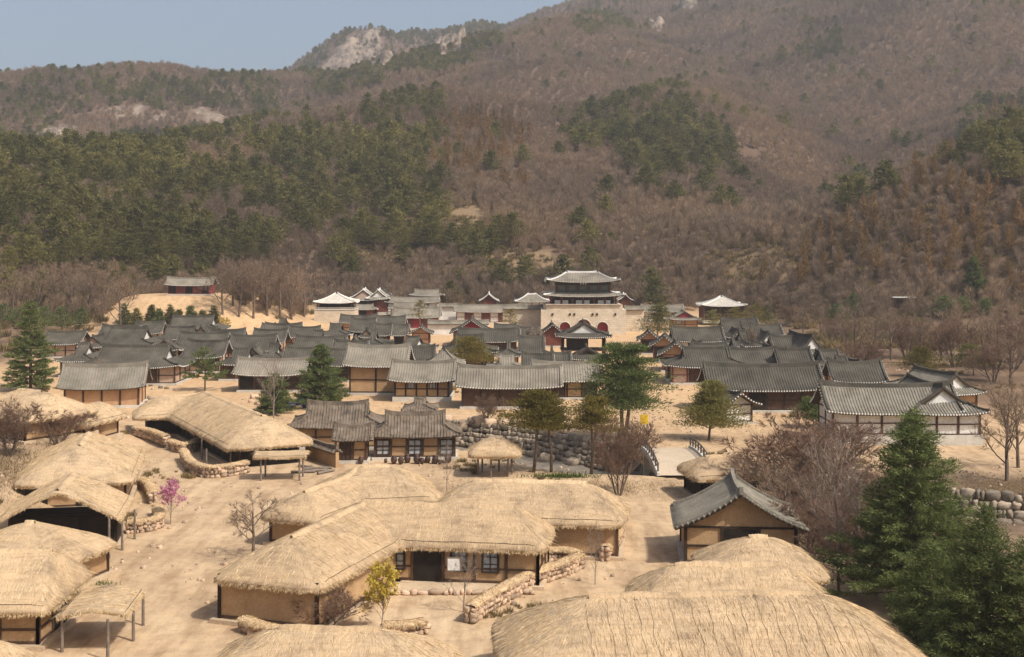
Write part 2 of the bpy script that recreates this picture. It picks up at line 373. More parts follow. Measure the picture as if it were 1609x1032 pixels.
def make_ground_mat():
    m, nt, b = newmat('bare_earth', .95, .1); p = wpos(nt)
    n1 = noise(nt, p, .09, 6); n2 = noise(nt, p, .9, 6, .7); n3 = noise(nt, p, 9, 4, .7)
    sand = ramp(nt, n1, [(.28, (.33,.228,.138)), (.42, (.44,.312,.19)), (.56, (.49,.352,.217)), (.72, (.56,.42,.27))])
    mp = nt.nodes.new('ShaderNodeMapping'); mp.inputs['Scale'].default_value = (.28, .05, .1); mp.inputs['Rotation'].default_value = (0, 0, .5)
    nt.links.new(p, mp.inputs[0]); tr = noise(nt, mp.outputs[0], 3.0, 5, .6)         # cart tracks
    sand = mix(nt, .9, sand, ramp(nt, tr, [(.36, (.76,.72,.68)), (.5, (1,1,1)), (.66, (1.14,1.13,1.11))]), 'MULTIPLY')
    sp = nt.nodes.new('ShaderNodeSeparateXYZ'); nt.links.new(p, sp.inputs[0])
    mr = nd(nt, 'ShaderNodeMapRange'); nt.links.new(sp.outputs[1], mr.inputs[0]); mr.inputs[1].default_value = 125; mr.inputs[2].default_value = 190
    sand = mix(nt, mr.outputs[0], sand, mix(nt, .65, sand, (.56,.36,.19)))            # yellower soil by the palace street
    sand = mix(nt, .8, sand, ramp(nt, n2, [(.28, (.66,.63,.60)), (.5, (1,1,1)), (.72, (1.18,1.17,1.15))]), 'MULTIPLY')
    sand = mix(nt, .6, sand, ramp(nt, n3, [(.25, (.75,.74,.73)), (.75, (1.18,1.17,1.15))]), 'MULTIPLY')
    lit = ramp(nt, n2, [(.25, (.085,.055,.037)), (.5, (.122,.080,.054)), (.75, (.18,.122,.082))])
    c = mix(nt, attr(nt, 'litter_shade'), sand, lit)
    c = mix(nt, attr(nt, 'meadow'), c, ramp(nt, n2, [(.3, (.17,.115,.066)), (.7, (.27,.19,.108))]))
    c = mix(nt, attr(nt, 'deep'), c, ramp(nt, n2, [(.3, (.13,.11,.085)), (.7, (.26,.22,.17))]))
    mpr = nt.nodes.new('ShaderNodeMapping'); mpr.inputs['Scale'].default_value = (1, 1, .35); nt.links.new(p, mpr.inputs[0])
    rock = ramp(nt, noise(nt, mpr.outputs[0], .09, 9, .8), [(.40, (.07,.055,.043)), (.52, (.22,.17,.128)), (.68, (.38,.305,.235))])
    c = mix(nt, attr(nt, 'rock'), c, rock)
    nt.links.new(c, b.inputs['Base Color']); bump(nt, b, n3, .5, .08)
    return m
M['ground'] = make_ground_mat()
ground = terrain('ground', AYn, M['ground'])
mountain = terrain('mountain', AYf, M['ground'])

# ------------------------------------------------------------------ tree shapes
def blades(pos, dirs, length, width, rng, flat=.0):
    """thin triangles: base pair + tip"""
    n = len(pos); d = dirs/np.linalg.norm(dirs, axis=1, keepdims=True)
    r = rng.normal(size=(n, 3)); s = np.cross(d, r); s /= np.linalg.norm(s, axis=1, keepdims=True)+1e-9
    L = np.asarray(length).reshape(-1, 1); Wd = np.asarray(width).reshape(-1, 1)
    V = np.stack([pos-s*Wd, pos+s*Wd, pos+d*L], 1).reshape(-1, 3)
    return V, np.arange(n*3).reshape(-1, 3)
def tri_obj(name, V, T, mat, parent=None):
    return obj(name, np_mesh(name, V, T, mat), parent)
def far_pine(seed):
    """crown of flat layered needle pads"""
    g = np.random.default_rng(seed); P = []; D = []
    h = 8.6; npad = 15
    for i in range(npad):
        t = (i+.5)/npad; z = h*(.22+.76*t); rr = 3.1*(1-.75*max(0, t-.35)/.65)*(.75+.5*g.random())
        a = i*2.4+g.random(); c = np.array([math.cos(a)*rr*.55, math.sin(a)*rr*.55, z]); n = 64
        o = g.normal(size=(n, 3))*np.array([rr*.42, rr*.42, .26]); P.append(c+o)
        D.append(np.stack([o[:, 0]*.8, o[:, 1]*.8, .35+.35*g.random(n)], -1)+g.normal(size=(n, 3))*.35)
    P = np.concatenate(P); D = np.concatenate(D)
    return blades(P, D, .55+.5*g.random(len(P)), .13+.12*g.random(len(P)), g)
def far_bare(seed, cone=False):
    g = np.random.default_rng(seed); n = 260; h = 8.0
    t = g.random(n)
    if cone:
        z = h*1.15*(.18+.82*t); r = (1-t)*1.9+.15; a = g.random(n)*6.28
        P = np.stack([np.cos(a)*r*.25, np.sin(a)*r*.25, z], -1); D = np.stack([np.cos(a), np.sin(a), .55+.5*t], -1)+g.normal(size=(n, 3))*.15
        L = r*1.35; Wd = .09+.06*g.random(n)
    else:
        z = h*(.16+.62*t); r = 2.5*np.sqrt(np.sin(np.pi*np.clip(.1+.8*t, 0, 1)))*np.sqrt(g.random(n)); a = g.random(n)*6.28
        P = np.stack([np.cos(a)*r*.6, np.sin(a)*r*.6, z], -1); D = np.stack([np.cos(a)*.75, np.sin(a)*.75, .9+g.random(n)*.6], -1)+g.normal(size=(n, 3))*.2
        L = 1.3+1.5*g.random(n); Wd = .05+.05*g.random(n)
    V, T = blades(P, D, L, Wd, g)
    tp = np.array([[0, 0, -.6]]*3); td = np.array([[.02, .03, 1.], [-.05, .02, 1], [.06, -.05, 1]])
    V2, T2 = blades(tp, td, np.array([h*.95, h*.8, h*.75])+.6, np.array([.12, .10, .10]), g)
    return np.concatenate([V, V2]), np.concatenate([T, T2+len(V)])
def far_shrub(seed):
    g = np.random.default_rng(seed); n = 90; a = g.random(n)*6.28; r = np.sqrt(g.random(n))*1.1
    P = np.stack([np.cos(a)*r, np.sin(a)*r, g.random(n)*.5], -1); D = np.stack([np.cos(a)*.5, np.sin(a)*.5, .9+.5*g.random(n)], -1)+g.normal(size=(n, 3))*.25
    return blades(P, D, .7+.9*g.random(n), .05+.07*g.random(n), g)
def source(name, VT, mat):                                # a shape that only the scatter uses, not linked to the scene
    return bpy.data.objects.new(name, np_mesh(name, VT[0], VT[1], mat))
def scatter(name, pts, scl, sources, label, seed):
    g = np.random.default_rng(seed); n = len(pts)
    me = bpy.data.meshes.new(name); me.vertices.add(n); me.vertices.foreach_set('co', np.asarray(pts, np.float32).ravel())
    for nm, v in (('sc', scl), ('rz', g.random(n)*6.28), ('pick', np.floor(g.random(n)*len(sources)))):
        a = me.attributes.new(nm, 'FLOAT', 'POINT'); a.data.foreach_set('value', np.asarray(v, np.float32))
    o = obj(name, me, kind='stuff', label=label)
    ng = bpy.data.node_groups.new(name, 'GeometryNodeTree')
    ng.interface.new_socket('Geometry', in_out='INPUT', socket_type='NodeSocketGeometry'); ng.interface.new_socket('Geometry', in_out='OUTPUT', socket_type='NodeSocketGeometry')
    gi = ng.nodes.new('NodeGroupInput'); go = ng.nodes.new('NodeGroupOutput'); jn = ng.nodes.new('GeometryNodeJoinGeometry')
    def na(nm):
        x = ng.nodes.new('GeometryNodeInputNamedAttribute'); x.data_type = 'FLOAT'; x.inputs[0].default_value = nm; return x.outputs[0]
    cx = ng.nodes.new('ShaderNodeCombineXYZ'); ng.links.new(na('rz'), cx.inputs[2]); sc, pk = na('sc'), na('pick')
    for k, s in enumerate(sources):
        oi = ng.nodes.new('GeometryNodeObjectInfo'); oi.inputs[0].default_value = s
        cp = ng.nodes.new('FunctionNodeCompare'); cp.data_type = 'FLOAT'; cp.operation = 'EQUAL'
        ng.links.new(pk, cp.inputs[0]); cp.inputs[1].default_value = k; cp.inputs['Epsilon'].default_value = .1
        ip = ng.nodes.new('GeometryNodeInstanceOnPoints')
        ng.links.new(gi.outputs[0], ip.inputs['Points']); ng.links.new(cp.outputs[0], ip.inputs['Selection'])
        ng.links.new(oi.outputs['Geometry'], ip.inputs['Instance']); ng.links.new(cx.outputs[0], ip.inputs['Rotation']); ng.links.new(sc, ip.inputs['Scale'])
        ng.links.new(ip.outputs[0], jn.inputs[0])
    ng.links.new(jn.outputs[0], go.inputs[0])
    md = o.modifiers.new('scatter', 'NODES'); md.node_group = ng
    return o
PINE_AREAS = [  # photo outlines of the evergreen stands on the slopes, with their density
 (.82, [(-200,240),(0,238),(120,230),(290,215),(450,205),(560,182),(640,150),(692,160),(690,240),(650,262),(700,300),(712,345),(822,385),(800,408),(700,392),(640,380),(540,368),(440,385),(340,405),(250,425),(100,412),(-200,405)]),
 (.8, [(880,210),(940,172),(1040,146),(1115,172),(1142,240),(1100,300),(1040,305),(1000,290),(940,245),(890,245)]),
 (.6, [(1080,260),(1140,250),(1190,310),(1150,320),(1100,300)]), (.6, [(890,330),(1000,325),(1045,385),(1000,405),(930,385)]),
 (.85, [(1530,190),(1609,150),(1800,100),(1800,380),(1609,380),(1550,340),(1510,260)]), (.6, [(1320,300),(1400,280),(1430,330),(1330,345)]),
 (.45, [(140,120),(300,125),(440,130),(440,190),(300,175),(140,170)]), (.25, [(-200,140),(140,120),(140,230),(-200,235)]),
 (.72, [(455,140),(500,90),(560,36),(610,36),(660,45),(790,40),(790,70),(700,110),(560,150),(470,145)]), (.6, [(905,30),(940,0),(1010,0),(1000,40),(930,60)]),
 (.5, [(1250,40),(1320,40),(1340,100),(1270,100)]), (.75, [(530,390),(620,380),(640,430),(540,440)])]
LARCH = [(1140,440),(1250,392),(1330,345),(1400,300),(1500,225),(1609,160),(1800,100),(1800,500),(1609,480),(1400,470),(1200,470)]
LARCH2 = [(690,215),(760,195),(830,230),(830,300),(760,300),(690,260)]
CLEAR = [[(150,520),(175,490),(225,440),(345,440),(380,480),(440,520)], [(470,500),(500,430),(1110,445),(1250,470),(1400,520),(1609,560),(1609,700),(0,700),(0,500),(150,500)]]
def jitter_pts(y0, y1, s, g):
    xs = np.arange(-.5*y1-120, .5*y1+120, s); ys = np.arange(y0, y1, s)
    X, Y = np.meshgrid(xs, ys); X = X.ravel()+g.uniform(-.5, .5, X.size)*s; Y = Y.ravel()+g.uniform(-.5, .5, Y.size)*s
    k = np.abs(X) < .46*Y+60; X, Y = X[k], Y[k]; return X, Y, H(X, Y)
def plant_forest():
    g = np.random.default_rng(5); bands = [(225,300,4.6),(300,470,5.6),(470,640,5.8),(640,950,5.0),(950,1400,5.0),(1400,2320,6.6)]
    sp = {'pine': [], 'bare': [], 'larch': [], 'shrub': []}
    for y0, y1, s in bands:
        X, Y, Z = jitter_pts(y0, y1, s, g); px, py = proj(X, Y, Z)
        n1 = fbm(X/45, Y/45, 71, 3); nx = px+95*fbm(X/50, Y/50, 81, 4)*600/Y; ny = py+85*fbm(X/50, Y/50, 91, 4)*600/Y
        pp = np.zeros(X.size); pp[:] = .015+.10*(n1 > .17)
        for d, poly in PINE_AREAS: pp = np.maximum(pp, d*in_poly(nx, ny, poly)*(.30+.70*(n1 > -.06)))
        rk = np.zeros(X.size, bool)
        for p in ROCKS: rk |= in_poly(px+18*fbm(X/30, Y/30, 41, 3), py+14*fbm(X/30, Y/30, 51, 3), p) & (Y > 900)
        clear = Z < 2.2
        clear |= in_poly(px, py, CLEAR[0]) & (Y < 345)
        u = g.random(X.size); thin = (fbm(X/30, Y/30, 95, 3) > .14) & (Y < 700)
        mdw = np.zeros(X.size, bool)
        for p in MEADOW: mdw |= in_poly(px+40*fbm(X/25, Y/25, 46, 3), py+30*fbm(X/25, Y/25, 47, 3), p) & (Y < 800)
        clear |= mdw & (g.random(X.size) < .8)
        keep = ~clear & ~(rk & (u < .62)) & ~(thin & (g.random(X.size) < .75))
        isp = keep & (u < pp); isl = keep & ~isp & (in_poly(nx, ny, LARCH) | in_poly(nx, ny, LARCH2)) & (g.random(X.size) < .8)
        isb = keep & ~isp & ~isl
        big = .70+.18*min(1, (y1-300)/500)
        for nm, k in (('pine', isp), ('larch', isl), ('bare', isb)):
            n = int(k.sum()); sc = big*(.6+.65*g.random(n))*(1.25 if nm == 'larch' else (1.45 if y1 < 650 else 1.15) if nm == 'pine' else 1.0)
            sp[nm].append((np.stack([X[k], Y[k], Z[k]-.2], -1), sc))
    X, Y, Z = jitter_pts(300, 640, 4.0, g); px, py = proj(X, Y, Z); k = (Z > 2.5) & ~(in_poly(px, py, CLEAR[0]) & (Y < 345))
    for p in MEADOW: k &= ~(in_poly(px+40*fbm(X/25, Y/25, 46, 3), py+30*fbm(X/25, Y/25, 47, 3), p) & (g.random(X.size) < .8))
    sp['bare'].append((np.stack([X[k], Y[k], Z[k]-.2], -1), .45+.35*g.random(int(k.sum()))))
    X, Y, Z = jitter_pts(255, 520, 2.6, g); px, py = proj(X, Y, Z)
    k = (Z > 1.2) & (fbm(X/14, Y/14, 99, 3) > -.05)
    k |= (((X > 62) & (Y > 262)) | ((X < -104) & (Y > 262))) & (fbm(X/10, Y/10, 98, 3) > .0)
    k &= ~(in_poly(px, py, CLEAR[0]) & (Y < 345)) & ~((px > 440) & (px < 1130) & (Y < 352))
    sp['shrub'].append((np.stack([X[k], Y[k], Z[k]-.1], -1), .6+.8*g.random(int(k.sum()))))
    cat = lambda nm: (np.concatenate([a for a, b in sp[nm]]), np.concatenate([b for a, b in sp[nm]]))
    scatter('pine_forest', *cat('pine'), [source('far_pine', far_pine(i), M['pine']) for i in range(4)], 'olive green pine forest covering the hillsides', 1)
    scatter('bare_forest', *cat('bare'), [source('far_bare', far_bare(10+i), M['twig']) for i in range(4)], 'brown leafless forest covering the mountain slopes', 2)
    scatter('larch_forest', *cat('larch'), [source('far_larch', far_bare(20+i, True), M['larch']) for i in range(3)], 'orange brown leafless larch wood on the valley slope', 3)
    scatter('dry_undergrowth', *cat('shrub'), [source('far_shrub', far_shrub(30+i), M['shrub']) for i in range(3)], 'dry brown undergrowth along the foot of the hills', 4)
    print('forest', {k: sum(len(a) for a, b in v) for k, v in sp.items()})
plant_forest()
# ------------------------------------------------------------------ air
HZ = MB().box((100, 1290, 327.5), (4400, 3000, 665)); hz = HZ.build('haze', None, kind='stuff', label='thin bluish spring haze hanging over the valley')
m = bpy.data.materials.new('haze_air'); m.use_nodes = True; m.node_tree.nodes.clear()
o_ = m.node_tree.nodes.new('ShaderNodeOutputMaterial'); v_ = m.node_tree.nodes.new('ShaderNodeVolumePrincipled')
v_.inputs['Color'].default_value = (.86, .92, 1.0, 1); v_.inputs['Density'].default_value = .00015; v_.inputs['Anisotropy'].default_value = .2
m.node_tree.links.new(v_.outputs[0], o_.inputs['Volume']); hz.data.materials.append(m)
# ------------------------------------------------------------------ tiled houses
def sweep(mb, pts, w, h, up=0.0, taper=.75):
    """ridge of stacked tiles: trapezoid carried along a line"""
    pts = [Vector(p) for p in pts]; rows = []; m = len(pts)
    for i, p in enumerate(pts):
        t = pts[min(i+1, m-1)]-pts[max(i-1, 0)]; s = Vector((-t.y, t.x, 0)); s = s.normalized() if s.length > 1e-6 else Vector((1, 0, 0))
        e = up*(abs(2*i/(m-1)-1)**4) if m > 1 else 0
        rows.append([p-s*w/2+Vector((0, 0, -.08)), p-s*w/2*taper+Vector((0, 0, h+e)), p+s*w/2*taper+Vector((0, 0, h+e)), p+s*w/2+Vector((0, 0, -.08))])
    b = len(mb.v)
    for r in rows: mb.v += [tuple(q) for q in r]
    for i in range(m-1):
        for k in range(3): a = b+i*4+k; mb.f.append((a, a+1, a+5, a+4))
    mb.f.append((b, b+3, b+2, b+1)); e = b+(m-1)*4; mb.f.append((e, e+1, e+2, e+3))
    return mb
def ribs(PT, hw=.085, hh=.095, sx=(1, 0)):
    """PT (nrow, nst, 3) centre lines down the slope -> half-round tile rows; sx = horizontal side vector"""
    n, m, _ = PT.shape; s = np.array([sx[0], sx[1], 0.])
    offs = [(-hw, -.03), (-hw*.6, hh), (hw*.6, hh), (hw, -.03)]
    V = np.stack([PT+s*a+np.array([0, 0, b]) for a, b in offs], 2)
    idx = np.arange(n*m*4).reshape(n, m, 4); Q = []
    for k in range(3): Q.append(np.stack([idx[:, :-1, k], idx[:, :-1, k+1], idx[:, 1:, k+1], idx[:, 1:, k]], -1).reshape(-1, 4))
    Q.append(idx[:, -1, :].reshape(-1, 4))
    return V.reshape(-1, 3), np.concatenate(Q)
def cat_quads(parts):
    V = []; Q = []; o = 0
    for v, q in parts: V.append(v); Q.append(q+o); o += len(v)
    return np.concatenate(V), np.concatenate(Q)
def tiled_block(root, off, rz, L, D, he, hr, kind='gable', tile='tile', ridge=None, wall='plaster', post='wood', gablem='plaster', ov=.95, lift=.35,
                sag=.22, bays='pwpdpw', ends='pp', sp=.38, xg=None, vg=.55, base=.35, body=True, bayw=2.4, tipmat='eave_white', back=False, rail=True, zoff=0.0, rough=0.0, openfront=False, basem='granite2'):
    hl, hd = L/2, D/2
    if kind == 'gable': xg_, vg_ = hl, 1.0
    elif kind == 'hip': xg_, vg_ = (max(.15, hl-hd) if xg is None else xg), 0.0
    else: xg_, vg_ = (hl-hd*(1-vg)*1.15 if xg is None else xg), vg
    rs = np.random.default_rng(int(abs(off[0]*37+off[1]*91+L*13+D*7)*10) % 99991)
    def zf(x, y):
        ax, ay = np.abs(x), np.abs(y)/hd
        v = ay if kind == 'gable' else np.maximum(ay, np.where(ax > xg_, vg_+(1-vg_)*(ax-xg_)/max(hl-xg_, 1e-3), 0))
        s = 1-np.clip(v, 0, 1)
        return he+hr*(.70*s+.30*s*s)+lift*(ax/hl)**3*ay**3+sag*(ax/hl)**2*s
    def fit(o):
        o.location = (off[0], off[1], zoff); o.rotation_euler = (0, 0, rz); return o
    def xe(v): return hl if kind == 'gable' else xg_ if v <= vg_ else xg_+(hl-xg_)*(v-vg_)/(1-vg_)
    vs = sorted(set([0, .18, .36, .55, .75, .9, 1.0]+([vg_] if 0 < vg_ < 1 else [])))
    top = MB(); bot = MB(); nx = max(6, int(L/1.2))
    def face(rows, dz=.15):
        top.grid(rows); bot.grid([[(x, y, z-dz) for x, y, z in r] for r in rows])
    for sgn in (-1, 1):
        face([[(x, sgn*v*hd, float(zf(np.float64(x), np.float64(sgn*v*hd)))) for x in np.linspace(-xe(v), xe(v), nx+1)] for v in vs])
    if kind != 'gable':
        ts = [0, .3, .6, .85, 1]
        for sgn in (-1, 1):
            face([[(sgn*(xg_+(hl-xg_)*t), y, float(zf(np.float64(xg_+1e-5+(hl-xg_)*t), np.float64(y)))) for y in np.linspace(-1, 1, 9)*hd*(vg_+(1-vg_)*t)] for t in ts])
    edge = []                                             # eave boards
    fx = np.linspace(-hl, hl, nx+1); fy = np.linspace(-hd, hd, 9)
    for sgn in (-1, 1):
        r = [(x, sgn*(hd+.005), float(zf(np.float64(x), np.float64(sgn*hd)))) for x in fx]; bot.grid([r, [(x, y, z-.15) for x, y, z in r]])
        r = [(sgn*(hl+.005), y, float(zf(np.float64(hl), np.float64(y)))) for y in fy]; bot.grid([r, [(x, y, z-.15) for x, y, z in r]])
    ro = fit(top.build('roof', M[tile], root, True)); bot.build('soffit', M['soffit'], ro)
    # tile rows
    parts = []; tips = []
    xs = np.arange(-hl+sp*.4, hl-sp*.2, sp); xs += (hl-sp*.4-xs[-1])/2
    for sgn in (-1, 1):
        if kind == 'gable': v0 = np.zeros(len(xs))
        else: v0 = np.where(np.abs(xs) > xg_, vg_+(1-vg_)*(np.abs(xs)-xg_)/max(hl-xg_, 1e-3), 0)
        tt = np.linspace(0, 1, 6)[None, :]; V = v0[:, None]+(1-v0[:, None])*tt; Y = sgn*V*hd; X = np.repeat(xs[:, None], 6, 1)+rs.normal(size=(len(xs), 6))*rough*.4
        Z = zf(X, Y)+rs.normal(size=X.shape)*rough; Y = Y+np.where(tt == 1, sgn*.07, 0)
        p = np.stack([X, Y, Z], -1); parts.append(ribs(p)); tips.append((p[:, -1], (1, 0), (0, sgn)))
    if kind != 'gable':
        ys = np.arange(-hd+sp*.4, hd-sp*.2, sp); ys += (hd-sp*.4-ys[-1])/2
        for sgn in (-1, 1):
            ay = np.abs(ys)/hd; t0 = np.clip((ay-vg_)/(1-vg_), 0, 1)
            tt = np.linspace(0, 1, 5)[None, :]; T = t0[:, None]+(1-t0[:, None])*tt; X = sgn*(xg_+1e-5+(hl-xg_)*T); Y = np.repeat(ys[:, None], 5, 1)
            Z = zf(X, Y); X = X+np.where(tt == 1, sgn*.07, 0)
            p = np.stack([X, Y, Z], -1); parts.append(ribs(p, sx=(0, 1))); tips.append((p[:, -1], (0, 1), (sgn, 0)))
    else:
        for sgn in (-1, 1):                               # row of verge tiles across the gable edge
            ys = np.linspace(-hd*.98, hd*.98, int(D/sp)); X = sgn*np.repeat(np.array([[hl-.35, hl+.07]]), len(ys), 0); Y = np.repeat(ys[:, None], 2, 1)
            p = np.stack([X, Y, zf(np.full_like(X, hl), Y)+.03], -1); parts.append(ribs(p, sx=(0, 1))); tips.append((p[:, -1], (0, 1), (sgn, 0)))
    obj('tile_rows', np_mesh('tile_rows', *cat_quads(parts), M[tile]), ro, kind='stuff')
    if tipmat:
        tp = []
        for c, sx, out in tips:
            s = np.array([*sx, 0.])*.085; o = np.array([*out, 0.]); u = np.array([0, 0, 1.])
            f = np.stack([c-s-u*.07+o*.03, c+s-u*.07+o*.03, c+s+u*.10+o*.03, c-s+u*.10+o*.03], 1); bk = f-o*.05
            V = np.concatenate([f, bk], 1).reshape(-1, 3); i = np.arange(len(c))[:, None]*8
            tp.append((V, np.concatenate([i+np.array([[a, b, c2, d]]) for a, b, c2, d in ((0,1,2,3), (3,2,6,7), (0,4,5,1), (0,3,7,4), (1,5,6,2))])))
        obj('eave_tile_ends', np_mesh('eave_tile_ends', *cat_quads(tp), M[tipmat]), ro, kind='stuff')
    # ridges
    rm = M[ridge or tile]; zz = lambda x, y: float(zf(np.float64(x), np.float64(y)))
    k = max(hr/2.6, .7)
    if xg_ > .3:
        sweep(MB(), [(x, 0, zz(x, 0)) for x in np.linspace(-xg_, xg_, 13)], .34, .38*k, .22).build('ridge', rm, ro)
    for sx in (-1, 1):
        for sy in (-1, 1):
            if kind != 'hip':
                vm = vg_ if kind != 'gable' else .97; xr = xg_-.22
                sweep(MB(), [(sx*xr, sy*v*hd, zz(xr, v*hd)) for v in np.linspace(.02, vm, 6)], .26, .26*k, .10).build('rake_ridge', rm, ro)
            if kind != 'gable':
                sweep(MB(), [(sx*(xg_+(hl-xg_)*t), sy*(vg_+(1-vg_)*t)*hd, zz(xg_+(hl-xg_)*t, (vg_+(1-vg_)*t)*hd)) for t in np.linspace(0, .97, 6)], .26, .24*k, .12).build('hip_ridge', rm, ro)
    if kind == 'hip' and xg_ <= .3:
        MB().lathe([(.28, -.1), (.34, .15), (.2, .35), (.26, .5), (.05, .75)], 8, (0, 0, zz(0, 0))).build('finial', M['tile'], ro, True)
    if kind == 'hipgable':
        for sx in (-1, 1):
            x = sx*(xg_-.30); yv = np.linspace(-vg_, vg_, 9)*hd
            g = MB(); up = [(x, y, zz(xg_-.3, y)-.12) for y in yv]; lo = [(x, y, zz(xg_, vg_*hd)-.15) for y in yv]
            g.grid([up, lo]); g.grid([[(a+sx*.04-sx*.08, b, c) for a, b, c in r] for r in (up, lo)]); g.build('gable_panel', M[gablem], ro)
            bb = MB(); bb.grid([[(x+sx*.26, y, z+.10) for (_, y, z) in up], [(x+sx*.26, y, z-.22) for (_, y, z) in up]]); bb.build('bargeboard', M['soffit'], ro)
    if not body: return ro
    # body
    bl, bd = L-2*ov, D-2*ov; hy = bd/2; hx = bl/2
    if base: fit(MB().box((0, 0, base/2-.25), (bl+.7, bd+.7, base+.5)).build('stone_base', M[basem], root))
    wb = MB(); yy = np.linspace(-hy, hy, 7)
    if kind == 'gable':
        tp_ = [[(x, y, zz(min(abs(x)+.2, hl), y)-.17) for y in yy] for x in (-hx, hx)]
    else:
        tp_ = [[(x, y, max(he-.02, zz(hl-ov if abs(x) > 0 else 0, hy)-.17)) for y in yy] for x in (-hx, hx)]
    lo_ = [[(x, y, base) for y in yy] for x in (-hx, hx)]
    wb.grid([lo_[0], tp_[0]]); wb.grid([tp_[1], lo_[1]]); wb.grid([[lo_[0][0], lo_[1][0]], [tp_[0][0], tp_[1][0]]]); wb.grid([[tp_[0][-1], tp_[1][-1]], [lo_[0][-1], lo_[1][-1]]])
    wo = fit(wb.build('wall', M[wall], root))
    zt = tp_[0][0][2]; hwal = zt-base
    pm = MB().box((0, 0, hwal/2), (.24, .24, hwal)).mesh('post', M[post])
    n = max(1, int(round(bl/bayw))); ne = max(1, int(round(bd/2.8)))
    px = np.linspace(-hx, hx, n+1)
    def put(me, nm, x, y, z, a, lab=None):
        o = obj(nm, me, wo, label=lab); o.location = (x, y, z); o.rotation_euler = (0, 0, a); return o
    for x in px: put(pm, 'post', x, -hy, base, 0)
    for sx in (-1, 1):
        for y in np.linspace(-hy, hy, ne+1)[1:]: put(pm, 'post', sx*hx, y, base, 0)
    if rail:
        for f_ in (.03, .45, .97):
            put(MB().box((0, 0, 0), (bl-.02, .16, .14)).mesh('rail', M[post]), 'rail', 0, -hy-.015, base+hwal*f_, 0)
            for sx in (-1, 1): put(MB().box((0, 0, 0), (bd-.02, .16, .14)).mesh('rail', M[post]), 'rail', sx*(hx+.015), 0, base+hwal*f_, math.pi/2)
    bw = bl/n-.30; eb = bd/ne-.30
    cache = {}
    def bay(code, w, x, y, a):
        if code == 'p': return
        if code not in cache or cache[code][0] != w:
            if code == 'w': hh, z0 = min(1.1, hwal*.42), hwal*.47; ww = min(w*.62, 1.25)
            elif code == 'd': hh, z0 = hwal*.80, .06; ww = w*.80
            elif code == 'g': hh, z0 = hwal*.62, hwal*.12; ww = w*.86
            else: hh, z0 = hwal*.90, .05; ww = w
            fr = MB()
            if code in 'wdg':
                fr.box((0, -.03, z0+hh), (ww+.18, .22, .12)); fr.box((0, -.03, z0), (ww+.18, .22, .10))
                for s in (-1, 1): fr.box((s*(ww/2+.045), -.03, z0+hh/2), (.09, .22, hh-.11))
                fr.box((0, -.03, z0+hh/2), (.07, .16, hh-.12))
                if code in 'dg':
                    for q in (.3, .62): fr.box((0, -.02, z0+hh*q), (ww-.02, .12, .05))
                fm = fr.mesh('window_frame' if code != 'd' else 'door_frame', M['wood_dark'])
                pm_ = MB().box((0, .03, z0+hh/2), (ww, .10, hh)).mesh('pane', M['paper' if code in 'wg' else 'wood'])
            else:
                fm = MB().box((0, .05, z0+hh/2), (ww, .22, hh)).mesh('opening_shade' if code == 'o' else 'board_panel', M['dark' if code == 'o' else 'wood_red' if code == 'b' else 'board_red']); pm_ = None  # an open bay is a solid panel with its shade in the colour
            cache[code] = (w, fm, pm_, 'window' if code in 'wg' else 'door' if code == 'd' else 'opening_shade' if code == 'o' else 'board_panel')
        _, fm, pm_, nm = cache[code]
        o = put(fm, nm, x, y, base, a)
        if pm_:                                            # pane sits in its frame, joined to the same wall
            o2 = put(pm_, 'pane' if nm == 'window' else 'door_leaf', x, y, base, a)
    for i in range(n): bay(bays[i % len(bays)], bw, (px[i]+px[i+1])/2, -hy-.05, 0)
    ey = np.linspace(-hy, hy, ne+1)
    for i in range(ne):
        bay(ends[i % len(ends)], eb, -hx-.05, (ey[i]+ey[i+1])/2, -math.pi/2); bay(ends[i % len(ends)], eb, hx+.05, (ey[i]+ey[i+1])/2, math.pi/2)
    return ro
FOOT = []                                                 # house footprints (centre, radius) to keep plants clear
def tiled(label, x0, x1, ye, he=2.7, hr=2.1, D=7.0, rz=0, face='eave', L=None, name='tiled_house', cat='house', group='tiled houses of the village', raise_=0.0, **kw):
    """a house from where its front eave shows in the photo: columns x0..x1 on row ye. face 'gable' = gable end towards the viewer"""
    p = at_height((x0+x1)/2, ye, he+raise_); Y = p.y; wid = abs(x1-x0)*Y/F
    if group and group.startswith('tiled houses') and face == 'eave': D *= 1.32; hr *= 1.2
    a = math.radians(rz)
    if face == 'eave':
        L = wid/max(.5, math.cos(a)) if L is None else L
        c = Vector((p.x-math.sin(a)*D/2, p.y+math.cos(a)*D/2, 0)); ang = a
    else:
        D = wid; L = 8.0 if L is None else L; ang = a+math.pi/2
        c = Vector((p.x+math.cos(ang)*L/2, p.y+math.sin(ang)*L/2, 0))
    z = H1(c.x, c.y-1.5); root = empty(name, (c.x, c.y, z+raise_), ang, label, cat, group)
    tiled_block(root, (0, 0), 0, L, D, he, hr, **kw)
    FOOT.append((c.x, c.y, max(L, D)/2)); return root
